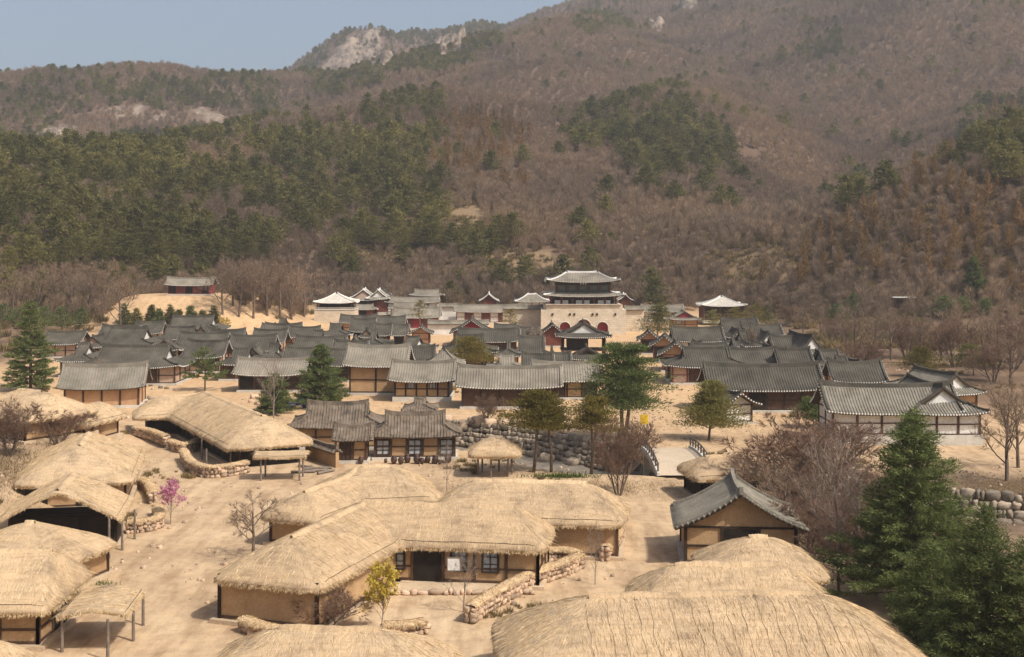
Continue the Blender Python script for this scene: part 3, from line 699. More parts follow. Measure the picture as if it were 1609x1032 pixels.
# ------------------------------------------------------------------ the tiled quarter, far to near
G1 = dict(tile='tile_grey')
HG = dict(kind='hipgable')
def village():
    # --- behind and beside the palace
    tiled('small red shrine with grey gabled roof alone on the bare earth mound', 256, 334, 449, he=2.6, hr=1.9, D=5.2, rz=-6, name='hill_shrine', cat='shrine', group=None, wall='wood_red', post='board_red', bays='obob', ends='xx', tile='tile_grey', base=.4, xg=None)
    tiled('open pavilion roof peeking over the palace behind the white gabled hall', 583, 613, 464, he=3.4, hr=1.9, D=4.6, group='palace buildings', cat='pavilion', name='palace_pavilion', wall='wood_red', post='wood_red', bays='o', raise_=1.5, **HG)
    tiled('dark red palace hall farthest back, left of the gate with small roof gable', 642, 697, 466, he=2.8, hr=1.6, D=6, group='palace buildings', cat='palace hall', name='palace_hall', wall='wood_red', post='wood_red', bays='bob', raise_=2.2, tile='tile_grey', **HG)
    tiled('long low grey palace roof running behind the tree to the white hall', 604, 690, 477, he=3, hr=1.5, D=5.5, group='palace buildings', cat='palace hall', name='palace_corridor', wall='plaster', bays='pp', tile='tile_grey', raise_=1.0)
    tiled('palace hall with pink gable and white ridges facing the viewer', 543, 596, 474, he=3.9, hr=3.0, face='gable', L=10, group='palace buildings', cat='palace hall', name='palace_hall', wall='wood_red', post='wood_red', bays='bb', ends='bob', tile='tile_grey', ridge='lime', gablem='pinkmud', kind='hipgable', vg=.72, raise_=.8)
    tiled('second white ridged palace hall half hidden behind the pink gabled one', 574, 612, 472, he=4.2, hr=2.6, face='gable', L=9, group='palace buildings', cat='palace hall', name='palace_hall', wall='wood_red', post='wood_red', bays='bb', ends='bob', tile='tile_grey', ridge='lime', kind='hipgable', vg=.7, raise_=.8)
    tiled('small grey porch roof in front of the pink gabled palace hall', 548, 592, 487, he=2.6, hr=1.3, D=4.5, group='palace buildings', cat='palace hall', name='palace_porch', wall='wood_red', post='wood_red', bays='bo', tile='tile_grey', **HG)
    tiled('grey palace wing with crimson wall strip below its eave behind a young tree', 616, 692, 500, he=3.0, hr=2.3, D=7.5, group='palace buildings', cat='palace hall', name='palace_wing', wall='board_red', post='wood_red', bays='xb', tile='tile_grey')
    tiled('grey palace roof with small dark gable above the crimson wing', 609, 674, 486, he=3.2, hr=1.6, D=6, group='palace buildings', cat='palace hall', name='palace_wing', wall='plaster', bays='pp', tile='tile_grey', **HG)
    tiled('long grey roofed palace gallery reaching from the courtyard to the gate', 712, 828, 491, he=3.2, hr=1.9, D=6, group='palace buildings', cat='palace hall', name='palace_gallery', wall='plaster', post='wood_red', bays='pb', tile='tile_grey')
    tiled('palace hall with a small white edged gable peak above the long gallery', 752, 784, 476, he=3.2, hr=2.2, face='gable', L=7, group='palace buildings', cat='palace hall', name='palace_hall', wall='wood_red', tile='tile_grey', ridge='lime', bays='b', ends='b', raise_=1.0)
    tiled('white ridged palace roof standing just behind and left of the gate', 808, 864, 476, he=4.0, hr=2.2, D=8, group='palace buildings', cat='palace hall', name='palace_hall', wall='plaster', tile='tile_grey', ridge='lime', kind='hip', bays='pp', raise_=1.0)
    tiled('palace hall with white edged gable peeking out behind the gate, right side', 971, 995, 475, he=3.4, hr=1.8, face='gable', L=7, group='palace buildings', cat='palace hall', name='palace_hall', wall='wood_red', tile='tile_grey', ridge='lime', bays='b', ends='b', raise_=1.2)
    tiled('long grey palace roof stretching right from the gate', 1008, 1076, 491, he=3.0, hr=1.7, D=6, group='palace buildings', cat='palace hall', name='palace_gallery', wall='plaster', bays='pb', tile='tile_grey')
    tiled('palace outbuilding with crimson gable under grey tiles, right of the gate', 1052, 1102, 503, he=2.7, hr=2.2, face='gable', L=8, group='palace buildings', cat='palace hall', name='palace_outbuilding', wall='ochre', post='wood_red', tile='tile_grey', gablem='board_red', kind='hipgable', vg=.7, bays='pw', ends='pw')
    # --- left quarter
    tiled('highest tiled house below the shrine mound with pale gable at one end', 243, 347, 520, hr=2.4, D=8, group='tiled houses left of the street', wall='ochre', bays='dopd', **HG)
    tiled('short tiled roof left of the highest house below the shrine mound', 208, 253, 525, hr=1.9, D=6, group='tiled houses left of the street', wall='pinkmud', bays='dpd', rz=4)
    tiled('tiled house wedged between the short roof and the bare tree below the mound', 236, 316, 534, hr=1.9, D=6.5, group='tiled houses left of the street', wall='ochre', bays='pd', **HG)
    tiled('broad tiled house with swept eaves behind the long clay walled house', 132, 243, 546, hr=2.7, D=9, group='tiled houses left of the street', wall='ochre', bays='dpddp', lift=.7, **HG)
    tiled('tiled wing whose small gable faces out beside the dark fir tree', 120, 163, 547, hr=2.0, face='gable', L=9, group='tiled houses left of the street', wall='pinkmud', bays='pd', ends='dp', gablem='pinkmud', **HG)
    tiled('low tiled roof running off behind the fir tree at the far end', 60, 124, 542, hr=1.8, D=7, group='tiled houses left of the street', wall='pinkmud', bays='pp')
    tiled('small gable fronted tiled house in the middle of the left quarter', 228, 280, 552, hr=1.9, face='gable', L=7, group='tiled houses left of the street', wall='pinkmud', gablem='pinkmud', bays='pd', ends='dp', **HG)
    tiled('dark tiled house directly behind the small gable fronted one', 272, 352, 548, hr=2.1, D=7, group='tiled houses left of the street', wall='ochre', bays='pdp')
    tiled('tiled house with lifted right gable below the yellow bush', 320, 378, 545, hr=2.3, D=7.5, group='tiled houses left of the street', wall='ochre', bays='dp', lift=.5)
    tiled('tiled house with pale gable wall at the right rim of the left cluster', 354, 428, 553, hr=2.1, D=7, group='tiled houses left of the street', wall='pinkmud', bays='pdp')
    tiled('tiled house just behind the young pine with pale verge', 284, 350, 563, hr=2.1, D=7, group='tiled houses left of the street', wall='pinkmud', bays='pd')
    tiled('low tiled house right of the young pine in the left quarter', 336, 406, 574, hr=1.9, D=6.5, group='tiled houses left of the street', wall='pinkmud', bays='dpd', **HG)
    tiled('tiled roof between the fir tree and the long clay walled house', 84, 150, 569, hr=2.2, D=7.5, group='tiled houses left of the street', wall='pinkmud', bays='pd', **HG)
    tiled('long tiled house with clay wall and paired columns, pale gable at right', 113, 281, 579, he=2.8, hr=2.5, D=8.5, group='tiled houses left of the street', wall='pinkmud', bays='ppdpdppo', lift=.5, sp=.36, **HG)
    tiled('lone tiled barn with bare clay walls behind the dry thicket', 92, 224, 612, he=2.7, hr=2.3, D=6.5, rz=9, cat='barn', name='tiled_barn', group='tiled houses left of the street', wall='ochre', bays='pppp', ends='p', tile='tile_grey', rough=.02, tipmat=None, rail=False)
    tiled('grey tiled open shed behind the bare grey tree', 364, 479, 591, he=2.6, hr=1.7, D=6, cat='shed', name='tiled_shed', group='tiled houses left of the street', wall='wood_dark', bays='op', tile='tile_grey')
    # --- middle quarter
    tiled('small tiled house standing apart on the bare slope below the shrine', 424, 458, 515, hr=1.6, D=5, group='tiled houses in the middle', wall='ochre', bays='pd', **HG)
    tiled('low tiled wall house beside the slope, left of the stone pavilion', 408, 430, 519, he=2.2, hr=1.0, D=4, group='tiled houses in the middle', wall='ochre', bays='p')
    tiled('low tiled row house under the stone based pavilion, leftmost of its line', 450, 500, 531, hr=1.6, D=6, group='tiled houses in the middle', wall='ochre', bays='pd')
    tiled('tiled row house with tiny roof gable below the stone based pavilion', 498, 549, 528, hr=1.9, D=6.5, group='tiled houses in the middle', wall='ochre', bays='pd', **HG)
    tiled('tall tiled row house with dark recess under its eave', 548, 588, 522, he=3.1, hr=2.1, D=6.5, group='tiled houses in the middle', wall='wood', bays='oo')
    tiled('narrow tiled row house right of the tall one with pale verge', 586, 614, 528, hr=1.8, D=6, group='tiled houses in the middle', wall='ochre', bays='dp')
    tiled('tiled roof at the back of the row, below the crimson palace wing', 588, 636, 513, hr=1.7, D=6, group='tiled houses in the middle', wall='ochre', bays='pd')
    tiled('tiled roof at the back of the row, touching the pavilion base', 532, 590, 508, hr=1.4, D=5, group='tiled houses in the middle', wall='ochre', bays='pd')
    tiled('reddish walled tiled house between the row and the gable fronted hut', 612, 641, 528, hr=1.7, D=6, group='tiled houses in the middle', wall='ochre', post='wood_red', bays='op')
    tiled('gable fronted hut with red timber frame beside the open sandy yard', 641, 680, 526, he=2.5, hr=1.5, face='gable', L=6, group='tiled houses in the middle', wall='ochre', post='wood_red', bays='pp', ends='p')
    tiled('long tiled roof stretching right from the tall fir', 458, 540, 554, hr=2.0, D=7, group='tiled houses in the middle', wall='ochre', bays='pd')
    tiled('tiled house whose cream gable looks over the big grey barn roof', 537, 572, 547, hr=1.8, face='gable', L=6, group='tiled houses in the middle', wall='pinkmud', gablem='plaster', bays='p', ends='p', **HG)
    tiled('broad dark tiled roof behind the cream gable', 556, 610, 545, hr=2.3, D=8, group='tiled houses in the middle', wall='wood', bays='po', **HG)
    tiled('pair roof with two small gables at the corner of the sandy yard', 606, 668, 552, hr=1.9, D=7, rz=-14, group='tiled houses in the middle', wall='ochre', bays='pd', **HG)
    tiled('low tiled roof half hidden behind the tall fir, left side', 442, 500, 570, hr=1.7, D=6, group='tiled houses in the middle', wall='ochre', bays='pd')
    tiled('tiled roof joining the big barn at its left end', 506, 556, 576, hr=1.9, D=6.5, group='tiled houses in the middle', wall='wood_dark', bays='po')
    tiled('tall grey roofed barn with clay upper wall and dark boarded lower storey', 538, 640, 577, he=4.3, hr=2.2, D=6.5, rz=-3, cat='barn', name='tall_barn', group='tiled houses in the middle', wall='mud', post='wood_dark', bays='pp', ends='o', tile='tile_grey', ridge='tile_grey', bayw=3.4)
    tiled('grey tiled house with two paper windows and stone lower wall', 609, 714, 601, he=2.9, hr=2.0, D=6.2, rz=-2, group='tiled houses in the middle', wall='mud', post='wood_dark', bays='pwpwp', ends='o', tile='tile_grey', bayw=1.5, base=.7)
    tiled('long grey tiled house with brown boarded front beside the spreading pine', 715, 884, 611, he=2.9, hr=2.0, D=6.5, rz=-1, group='tiled houses in the middle', wall='wood', post='wood_dark', bays='ppppp', ends='o', tile='tile_grey', rail=False)
    tiled('grey tiled house behind the long one, next to the spreading pine', 835, 948, 600, he=2.7, hr=1.9, D=6.5, group='tiled houses in the middle', wall='mud', post='wood_dark', bays='pd', tile='tile_grey')
    tiled('small hipped grey roof coming to a point beside the golden pine', 664, 728, 578, he=2.8, hr=2.1, D=6.2, group='tiled houses in the middle', cat='pavilion', name='hipped_pavilion', wall='wood', post='wood_dark', bays='oo', tile='tile_grey', kind='hip', xg=.1)
    tiled('grey roof with a pale gable between the two long grey houses', 764, 828, 583, hr=1.6, D=6, group='tiled houses in the middle', wall='pinkmud', bays='p', tile='tile_grey', **HG)
    tiled('hall with crimson boarded gable at the far side of the sandy yard', 706, 775, 525, he=2.7, hr=2.9, face='gable', L=9, cat='hall', name='red_gable_hall', group='tiled houses in the middle', wall='board_red', post='wood_red', bays='bb', ends='xx')
    tiled('smaller hall with crimson gable right before the palace gate', 844, 893, 529, he=2.4, hr=2.4, face='gable', L=8, cat='hall', name='red_gable_hall', group='tiled houses in the middle', wall='wood_red', post='wood_red', bays='bb', ends='bb')
    tiled('dark tiled roof right of the sandy yard, below the crimson gable', 718, 818, 538, hr=1.9, D=6.5, group='tiled houses in the middle', wall='wood', bays='pd')
    tiled('dark tiled house behind the golden pine', 690, 782, 556, hr=2.4, D=8, group='tiled houses in the middle', wall='wood', bays='po', **HG)
    tiled('dark tiled house with white wall panel near the flowering tree', 815, 857, 556, hr=2.1, D=7, group='tiled houses in the middle', wall='plaster', bays='pp')
    tiled('small tiled roof at the foot of the left palace wall', 776, 812, 523, hr=1.3, D=5, group='tiled houses in the middle', wall='ochre', bays='p')
    tiled('tiled roof peeping out between the two crimson gables', 812, 850, 530, hr=1.5, D=5.5, group='tiled houses in the middle', wall='ochre', bays='p')
    tiled('small stepped tiled roofs left of the open pavilion', 848, 888, 568, hr=1.9, D=6, group='tiled houses in the middle', wall='wood', bays='po', **HG)
    tiled('tiled house whose gable faces out under the open pavilion', 893, 955, 566, he=2.4, hr=2.0, face='gable', L=7, group='tiled houses in the middle', wall='wood', gablem='wood_dark', bays='o', ends='p', **HG)
    # fillers between the rows
    for lab, x0, x1, ye, k in [
        ('tiled roof squeezed between the fir and the small slope house', 392, 446, 541, {}), ('low tiled roof behind the grey open shed', 396, 452, 566, HG), ('tiled roof between the long row and the tall fir top', 470, 520, 542, HG),
        ('tiled roof directly behind the tall grey barn, left half', 520, 575, 562, {}), ('tiled roof directly behind the tall grey barn, right half', 578, 636, 564, HG), ('narrow tiled roof left of the hipped pointed roof', 632, 682, 572, {}),
        ('tiled roof between the golden pine and the white walled one', 776, 822, 561, HG), ('tiled roof behind the long boarded house, beside the pale gable', 820, 872, 586, {}), ('low tiled roof under the open pavilion, left of the out facing gable', 856, 900, 584, {}),
        ('tiled roof behind the broad swept eaved house', 150, 212, 533, {}), ('tiled roof in the gap right of the small gable fronted house', 300, 352, 536, HG), ('tiled roof above the grey open shed, before the slope house', 410, 470, 530, {})]:
        tiled(lab, x0, x1, ye, hr=2.0, D=6.5, group='tiled houses in the middle', wall='ochre', bays='pd', **k)
    # --- right quarter
    tiled('white hexagonal looking pavilion roof rising from the trees behind the right quarter', 1102, 1175, 482, he=4.2, hr=2.6, D=11, group='palace buildings', cat='pavilion', name='white_roof_pavilion', wall='wood_red', post='wood_red', bays='oo', tile='granite2', ridge='lime', kind='hip', xg=.2, raise_=1.0, lift=.5)
    R = dict(group='tiled houses right of the street')
    tiled('farthest gable fronted shop in the row along the street', 1000, 1040, 537, hr=2.0, face='gable', L=8, wall='ochre', post='wood_red', bays='pdpd', ends='od', rz=-6, **R)
    tiled('second gable fronted shop in the row along the street, behind the middle one', 1019, 1068, 548, hr=2.2, face='gable', L=9, wall='ochre', post='wood_red', bays='pdpd', ends='od', rz=-8, **R)
    tiled('middle gable fronted shop with pale eave line in the street row', 1033, 1090, 562, hr=2.3, face='gable', L=9, wall='ochre', post='wood_red', bays='pdpd', ends='od', rz=-8, **R)
    tiled('corner house of the street row with red timbered clay walls', 1049, 1182, 578, he=2.8, hr=2.2, D=8, wall='pinkmud', post='wood_red', bays='pdpppp', ends='pdp', lift=.4, kind='hipgable', vg=.5, **R)
    tiled('tiled house with pale wall panels facing the inner yard of the right quarter', 1059, 1141, 538, he=2.8, hr=2.1, D=7, wall='plaster', bays='pdpdp', **R)
    tiled('tiny roofed yard gate in the middle of the right quarter', 1110, 1136, 556, he=1.7, hr=.7, D=2.0, ov=.35, cat='gate', name='yard_gate', wall='wood', bays='o', lift=.1, base=.1, **R)
    tiled('dark tiled house beyond the inner yard at the back of the right quarter', 1118, 1192, 527, hr=2.3, D=8, wall='ochre', bays='pd', **HG, **R)
    tiled('low tiled house at the rear corner of the right quarter', 1184, 1233, 528, hr=1.7, D=6, wall='ochre', bays='pd', **R)
    tiled('tiled house behind the grey bare tree with a white gable turned to us', 1192, 1226, 543, hr=2.3, face='gable', L=9, wall='plaster', gablem='lime', kind='hipgable', vg=.68, ends='pd', **R)
    tiled('wide dark tiled roof behind the grey bare tree', 1146, 1206, 545, hr=2.2, D=8, wall='wood', bays='po', **HG, **R)
    tiled('tiled house with the largest white gable in the right quarter', 1258, 1302, 556, hr=2.9, face='gable', L=13, rz=9, wall='plaster', gablem='lime', kind='hipgable', vg=.72, ends='pd', **R)
    tiled('dark roof with swept ridge just behind the largest white gable', 1234, 1276, 545, hr=2.2, D=8, wall='wood', bays='po', **HG, **R)
    tiled('small white gabled wing left of the largest white gable', 1199, 1229, 563, hr=1.9, face='gable', L=8, wall='plaster', gablem='lime', kind='hipgable', vg=.65, ends='pd', **R)
    tiled('dark open fronted house below the small white gabled wing', 1152, 1230, 577, hr=2.0, D=7.5, wall='mud', bays='pdoo', **R)
    tiled('tiled house with pale tile rows next to the open fronted one', 1226, 1284, 580, hr=2.2, D=7, wall='ochre', bays='pd', **R)
    tiled('long dark roof sloping off to the right above the small courtyard', 1272, 1356, 582, hr=2.2, D=7.5, wall='ochre', bays='pd', **HG, **R)
    tiled('tiled house with upturned ends and red timber strip beside the courtyard', 1309, 1397, 602, he=2.7, hr=2.0, D=6.5, rz=-2, wall='ochre', post='wood_red', bays='pbbp', sag=.5, **R)
    tiled('long tiled house with dark red boarded front behind the reddish shrubs', 1113, 1301, 615, he=3.0, hr=2.4, D=7.5, wall='wood', post='wood_dark', bays='pbopppob', ends='b', sp=.36, **R)
    tiled('little gable fronted annex with white dotted verge by the reddish shrubs', 1131, 1200, 641, he=2.2, hr=1.6, face='gable', L=6.5, rz=16, wall='plaster', post='wood', bays='pp', ends='p', sp=.34, **R)
    for lab, x0, x1, ye, k in [
        ('tiled roof behind the yard gate, before the pale panelled house', 1136, 1180, 556, HG), ('tiled roof between the corner house and the open fronted house', 1092, 1150, 566, {}), ('dark tiled roof left of the largest white gable', 1216, 1262, 552, {}),
        ('tiled roof closing the right quarter behind the upturned ends', 1300, 1366, 590, HG), ('tiled roof at the far rim of the right quarter, before the olive pines', 1140, 1196, 520, {})]:
        tiled(lab, x0, x1, ye, hr=2.0, D=6.5, wall='ochre', bays='pd', **k, **R)
    for lab, x0, x1, ye, k in [
        ('little gable fronted wing beside the broad swept eaved house', 168, 198, 541, {}), ('little gable fronted wing before the dark tiled house of the left quarter', 296, 326, 557, {}), ('little gable fronted wing at the edge of the left quarter by the grey shed', 380, 410, 563, {}),
        ('little gable fronted wing on the long roof left of the tall fir', 452, 482, 547, {}), ('little gable fronted wing behind the windowed grey house', 590, 620, 557, {}), ('little gable fronted wing under the highest house of the mound', 300, 328, 527, {}), ('little gable fronted wing of the stone pavilion row', 562, 588, 531, {}), ('little gable fronted wing left of the dark golden pine', 700, 728, 548, {})]:
        tiled(lab, x0, x1, ye, hr=1.7, face='gable', L=6.5, group='tiled houses in the middle', wall='pinkmud', gablem='pinkmud', bays='p', ends='p', kind='hipgable', vg=.66, **k)
    for lab, x0, x1, ye in [('little white gabled wing before the pale panelled house', 1088, 1118, 555), ('little white gabled wing over the open fronted house', 1166, 1196, 567), ('little white gabled wing between the pale tile rows', 1240, 1270, 571), ('little white gabled wing at the small courtyard', 1288, 1318, 575), ('little white gabled wing behind the upturned ends', 1338, 1368, 588), ('little white gabled wing at the back of the right quarter', 1150, 1176, 532)]:
        tiled(lab, x0, x1, ye, hr=1.8, face='gable', L=7, rz=6, wall='plaster', gablem='lime', bays='p', ends='p', kind='hipgable', vg=.68, **R)
    p = at_height(1425, 652, 3.5); Yw = p.y; wl = 250*Yw/F
    root = empty('white_walled_house', (p.x, p.y+4, H1(p.x, p.y+3)), 0, 'large white walled house with timber panels on a stone plinth', 'house', 'tiled houses right of the street')
    tiled_block(root, (-1.2, 0), 0, wl-2.4, 8, 3.5, 2.7, kind='gable', wall='plaster', bays='pppppp', ends='pp', bayw=2.9, base=1.15, sp=.34, tile='tile_near', ridge='tile', sag=.3, basem='granite2', ov=.85)
    tiled_block(root, (wl/2-4.6, 3.2), math.pi/2+.04, 15.5, 9.2, 3.505, 2.75, kind='hipgable', vg=.62, wall='plaster', gablem='lime', bays='pppp', ends='ppp', base=1.14, sp=.34, tile='tile_near', ridge='tile', body=True, ov=.86)
    FOOT.append((p.x, p.y+4, wl/2))
    tiled('second cross gabled house close behind the white walled one', 1470, 1556, 621, he=2.9, hr=2.4, face='gable', L=13, rz=14, wall='ochre', post='wood', gablem='plaster', kind='hipgable', vg=.66, bays='pd', ends='pdp', tile='tile_near', ridge='tile', sp=.36, **R)
village()
# ------------------------------------------------------------------ palace gate, walls, pavilions
def palace_gate():
    p = ground_at(917, 526); g = empty('palace_gate', (p.x, p.y+6.5, p.z), 0, 'two storeyed palace gate on a pale stone bastion with three arches', 'gate')
    w, d, h = 21.4, 13.0, 6.3
    arches = [(-4.7, 1.35, 3.2), (0, 1.85, 3.9), (4.75, 1.4, 3.2)]     # centre, half width, spring-to-top height
    def az(x):
        for c, r, t in arches:
            if abs(x-c) < r: return t-r+math.sqrt(r*r-(x-c)**2)
        return 0.0
    xs = sorted(set([-w/2, w/2]+[round(c+r*k/10, 4) for c, r, t in arches for k in range(-10, 11)]+list(np.linspace(-w/2, w/2, 12).round(4))))
    b = MB(); bat = .35
    def fy(z): return -d/2+bat*z/h
    eps = 1e-3
    for x0, x1 in zip(xs[:-1], xs[1:]):
        z0, z1 = az(x0+eps), az(x1-eps)
        b.grid([[(x0, fy(z0), z0), (x1, fy(z1), z1)], [(x0, fy(h), h), (x1, fy(h), h)]])
        if z0+z1 > 0: b.grid([[(x0, fy(z0), z0), (x1, fy(z1), z1)], [(x0, -d/2+1.6, z0), (x1, -d/2+1.6, z1)]])
    for c, r, t in arches:
        for s in (-1, 1): b.grid([[(c+s*r, -d/2, 0), (c+s*r, -d/2+1.6, 0)], [(c+s*r, fy(t-r), t-r), (c+s*r, -d/2+1.6, t-r)]])
    for s in (-1, 1): b.grid([[(s*w/2, fy(0), 0), (s*w/2, d/2, 0)], [(s*(w/2-.2), fy(h), h), (s*(w/2-.2), d/2-bat, h)]])
    b.grid([[(-w/2, fy(h), h), (w/2, fy(h), h)], [(-w/2, d/2, h), (w/2, d/2, h)]]); b.grid([[(-w/2, d/2, 0), (w/2, d/2, 0)], [(-w/2, d/2, h), (w/2, d/2, h)]])
    bo = b.build('stone_bastion', M['masonry'], g)
    for c, r, t in arches:
        n = 14; dm = MB(); top = [(c-r+2*r*k/n, -d/2+1.2, max(.02, az(min(max(c-r+2*r*k/n, c-r+eps), c+r-eps)))) for k in range(n+1)]
        dm.grid([[(x, y, -.1) for x, y, z in top], top]); dm.build('arched_door', M['board_red'], bo)
        ring = MB(); pts = [(c+(r+.12)*math.cos(a), fy(t)-.14, t-r+(r+.12)*math.sin(a)) for a in np.linspace(0, math.pi, 12)]
        ring.tube([(c+r+.12, fy(0)-.06, 0)]+pts+[(c-r-.12, fy(0)-.06, 0)], .16, 5); ring.build('arch_ring', M['granite2'], bo)
    MB().box((0, fy(h)+.55, h+.62), (w-2.6, .8, 1.3)).build('parapet', M['masonry'], g)
    for s in (-1, 1): MB().box((s*(w/2-1.1), 0, h+.55), (.6, d-2, 1.2)).build('parapet', M['masonry'], g)
    MB().box((0, fy(h)+.32, h+1.33), (w-2.3, 1.3, .14)).build('parapet_coping', M['granite2'], g)
    for x in (-7.8, -3.4, -2.3, 2.3, 3.4, 8.0): MB().box((x, fy(5.2)-.10, 5.15), (.45, .34, .55)).build('drain_spout', M['wood_dark'], bo)
    MB().box((0, 0, h+1.4), (15.6, 8.2, 3.2)).build('lower_storey', M['wood_dark'], g)
    for x in np.linspace(-8.2, 8.2, 7):
        MB().tube([(x, -4.9, h), (x, -4.9, h+3.3)], .26, 8).build('column', M['wood_red'], g)
    for i, x in enumerate((-5.5, -.1, 5.3)): MB().box((x, -4.65, h+1.55), (3.4-.3*(i == 2), .16, 1.5)).build('wall_panel', M['plaster'], g)
    tiled_block(g, (0, 0), 0, 20.6, 13.2, 9.55, 2.5, kind='hip', tile='tile_grey', ridge='lime', body=False, lift=.55, sp=.42, tipmat='eave_white')
    MB().box((0, 0, 11.9), (13.6, 7.2, 3.0)).build('upper_storey', M['dancheong'], g)
    for x in np.linspace(-6.8, 6.8, 6): MB().box((x, -3.62, 11.9), (.34, .3, 3.0)).build('column', M['wood_red'], g)
    for k in range(5): MB().box((-5.44+2.72*k, -3.62, 11.75), (1.7, .14, 1.1)).build('shutter', M['paper_dim'], g)
    MB().box((0, -3.7, 12.75), (14.2, .5, .4)).build('bracket_band', M['wood_dark'], g)
    sg = MB().box((0, -4.9, 12.85), (2.3, .14, .8)).build('name_board', M['black'], g)
    for k in (-1, 0, 1): MB().box((k*.62, -4.985, 12.85), (.34, .04, .46)).build('faded_character', M['eave_white'], sg)
    tiled_block(g, (0, 0), 0, 18.8, 12.0, 13.15, 2.35, kind='hip', xg=4.0, tile='tile_grey', ridge='lime', body=False, lift=.75, sp=.42, sag=.1)
    for s in (-1, 1): MB().box((s*3.95, 0, 16.1), (.5, .4, .9), taper=.5).build('ridge_ornament', M['tile'], g)
def coped_wall(label, x0, x1, yb, h, rz=0, mat='masonry', th=.8, cop=2.0, group='palace walls'):
    a = ground_at(x0, yb); b = ground_at(x1, yb); c = (a+b)/2; L = (b-a).length
    r = empty('coped_wall', (c.x, c.y, min(a.z, b.z)-.2), math.radians(rz), label, 'wall', group)
    MB().box((0, 0, h/2), (L, th, h)).build('wall', M[mat], r)
    tiled_block(r, (0, 0), 0, L+.1, cop, h-.05, .75, kind='gable', tile='tile_grey', body=False, lift=.0, sag=.0, sp=.42, tipmat=None)
    return r
def open_pavilion(label, x0, x1, ye, he, hr, D=None, floor=1.6, face='eave', rz=0, tile='tile', ridge=None, kind='hipgable', post='wood_dark', stone=False, nx=4, name='open_pavilion', **kw):
    p = at_height((x0+x1)/2, ye, he); wid = (x1-x0)*p.y/F
    if face == 'eave': L = wid; D = D or wid*.8; ang = math.radians(rz); c = Vector((p.x, p.y+D/2))
    else: D_ = wid; L = D or wid*.9; D = D_; ang = math.pi/2+math.radians(rz); c = Vector((p.x, p.y+L/2))
    r = empty(name, (c.x, c.y, H1(c.x, c.y-1)), ang, label, 'pavilion')
    tiled_block(r, (0, 0), 0, L, D, he, hr, kind=kind, tile=tile, ridge=ridge, body=False, **kw)
    hx, hy = L/2-1.3, D/2-1.3
    for x in np.linspace(-hx, hx, nx):
        for y in (-hy, hy): MB().tube([(x, y, -.2), (x, y, he+.35)], .17, 7).build('column', M[post], r)
    if nx > 2:
        for x in (-hx, hx): MB().tube([(x, 0, -.2), (x, 0, he+.35)], .17, 7).build('column', M[post], r)
    if stone:
        MB().box((0, 0, floor/2-.3), (2*hx+2.0, 2*hy+2.0, floor+.6), taper=.97).build('stone_base', M['masonry'], r)
        for s in (-1, 1):
            b = MB().box((0, s*(hy+.75), floor+.95), (2*hx+1.8, .16, .14)); b.box((0, s*(hy+.75), floor+.42), (2*hx+1.8, .12, .5)); b.build('balustrade', M['granite2'], r)
            b = MB().box((s*(hx+.85), 0, floor+.95), (.16, 2*hy+1.5, .14)); b.box((s*(hx+.85), 0, floor+.42), (.12, 2*hy+1.5, .5)); b.build('balustrade', M['granite2'], r)
        MB().box((0, 0, floor+.55), (2*hx+1.2, 2*hy+1.2, .5)).build('railing_screen', M['wood_dark'], r)
    else:
        MB().box((0, 0, floor), (2*hx+.8, 2*hy+.8, .22)).build('floor', M['wood'], r)
        for s in (-1, 1):
            for q in (.35, .7): MB().box((0, s*(hy+.3), floor+q), (2*hx+.8, .09, .09)).build('railing', M['wood'], r)
    MB().box((0, 0, he-.1), (2*hx+.2, 2*hy+.2, .3)).build('tie_beam', M[post], r)
    MB().box((0, hy*.3, (he+floor)/2+.2), (2*hx-.4, hy, he-floor-.4)).build('inner_screen', M['dancheong' if stone else 'dark'], r)  # without a stone base, a block coloured as the shade inside
    FOOT.append((c.x, c.y, max(L, D)/2)); return r
def masonry_mat():
    m, nt, b = newmat('ashlar_masonry', .9, .2); co = coords(nt, 'Object')
    sp_ = nt.nodes.new('ShaderNodeSeparateXYZ'); nt.links.new(co, sp_.inputs[0]); ad = nd(nt, 'ShaderNodeMath', operation='ADD'); nt.links.new(sp_.outputs[0], ad.inputs[0]); nt.links.new(sp_.outputs[1], ad.inputs[1])
    cb = nt.nodes.new('ShaderNodeCombineXYZ'); nt.links.new(ad.outputs[0], cb.inputs[0]); nt.links.new(sp_.outputs[2], cb.inputs[1])
    br = nd(nt, 'ShaderNodeTexBrick', Scale=1.0); nt.links.new(cb.outputs[0], br.inputs['Vector'])
    br.inputs['Color1'].default_value = (.60,.51,.385,1); br.inputs['Color2'].default_value = (.50,.42,.315,1); br.inputs['Mortar'].default_value = (.36,.30,.225,1)
    br.inputs['Mortar Size'].default_value = .018; br.inputs['Brick Width'].default_value = 1.1; br.inputs['Row Height'].default_value = .52
    c = mix(nt, .6, br.outputs[0], ramp(nt, noise(nt, co, .6, 5), [(.3, (.82,.80,.77)), (.7, (1.1,1.09,1.07))]), 'MULTIPLY')
    nt.links.new(c, b.inputs['Base Color']); bump(nt, b, br.outputs['Fac'], -.3, .03); return m
M['masonry'] = masonry_mat()
M['paper_dim'] = varied('shutter_boards', (.09,.10,.085), (.15,.15,.12), 3, .8, None, 6, .1)
palace_gate()
coped_wall('stone wall with tiled coping running left from the palace gate', 790, 853, 521, 6.2)
coped_wall('stone wall with tiled coping running right from the palace gate', 981, 1012, 521, 6.0)
coped_wall('low pale wall with tiled coping along the far end of the sandy yard', 672, 768, 526, 3.0, mat='plaster', group='palace walls')
coped_wall('white courtyard wall standing between the crimson wing and the long gallery', 690, 718, 505, 4.6, mat='plaster')
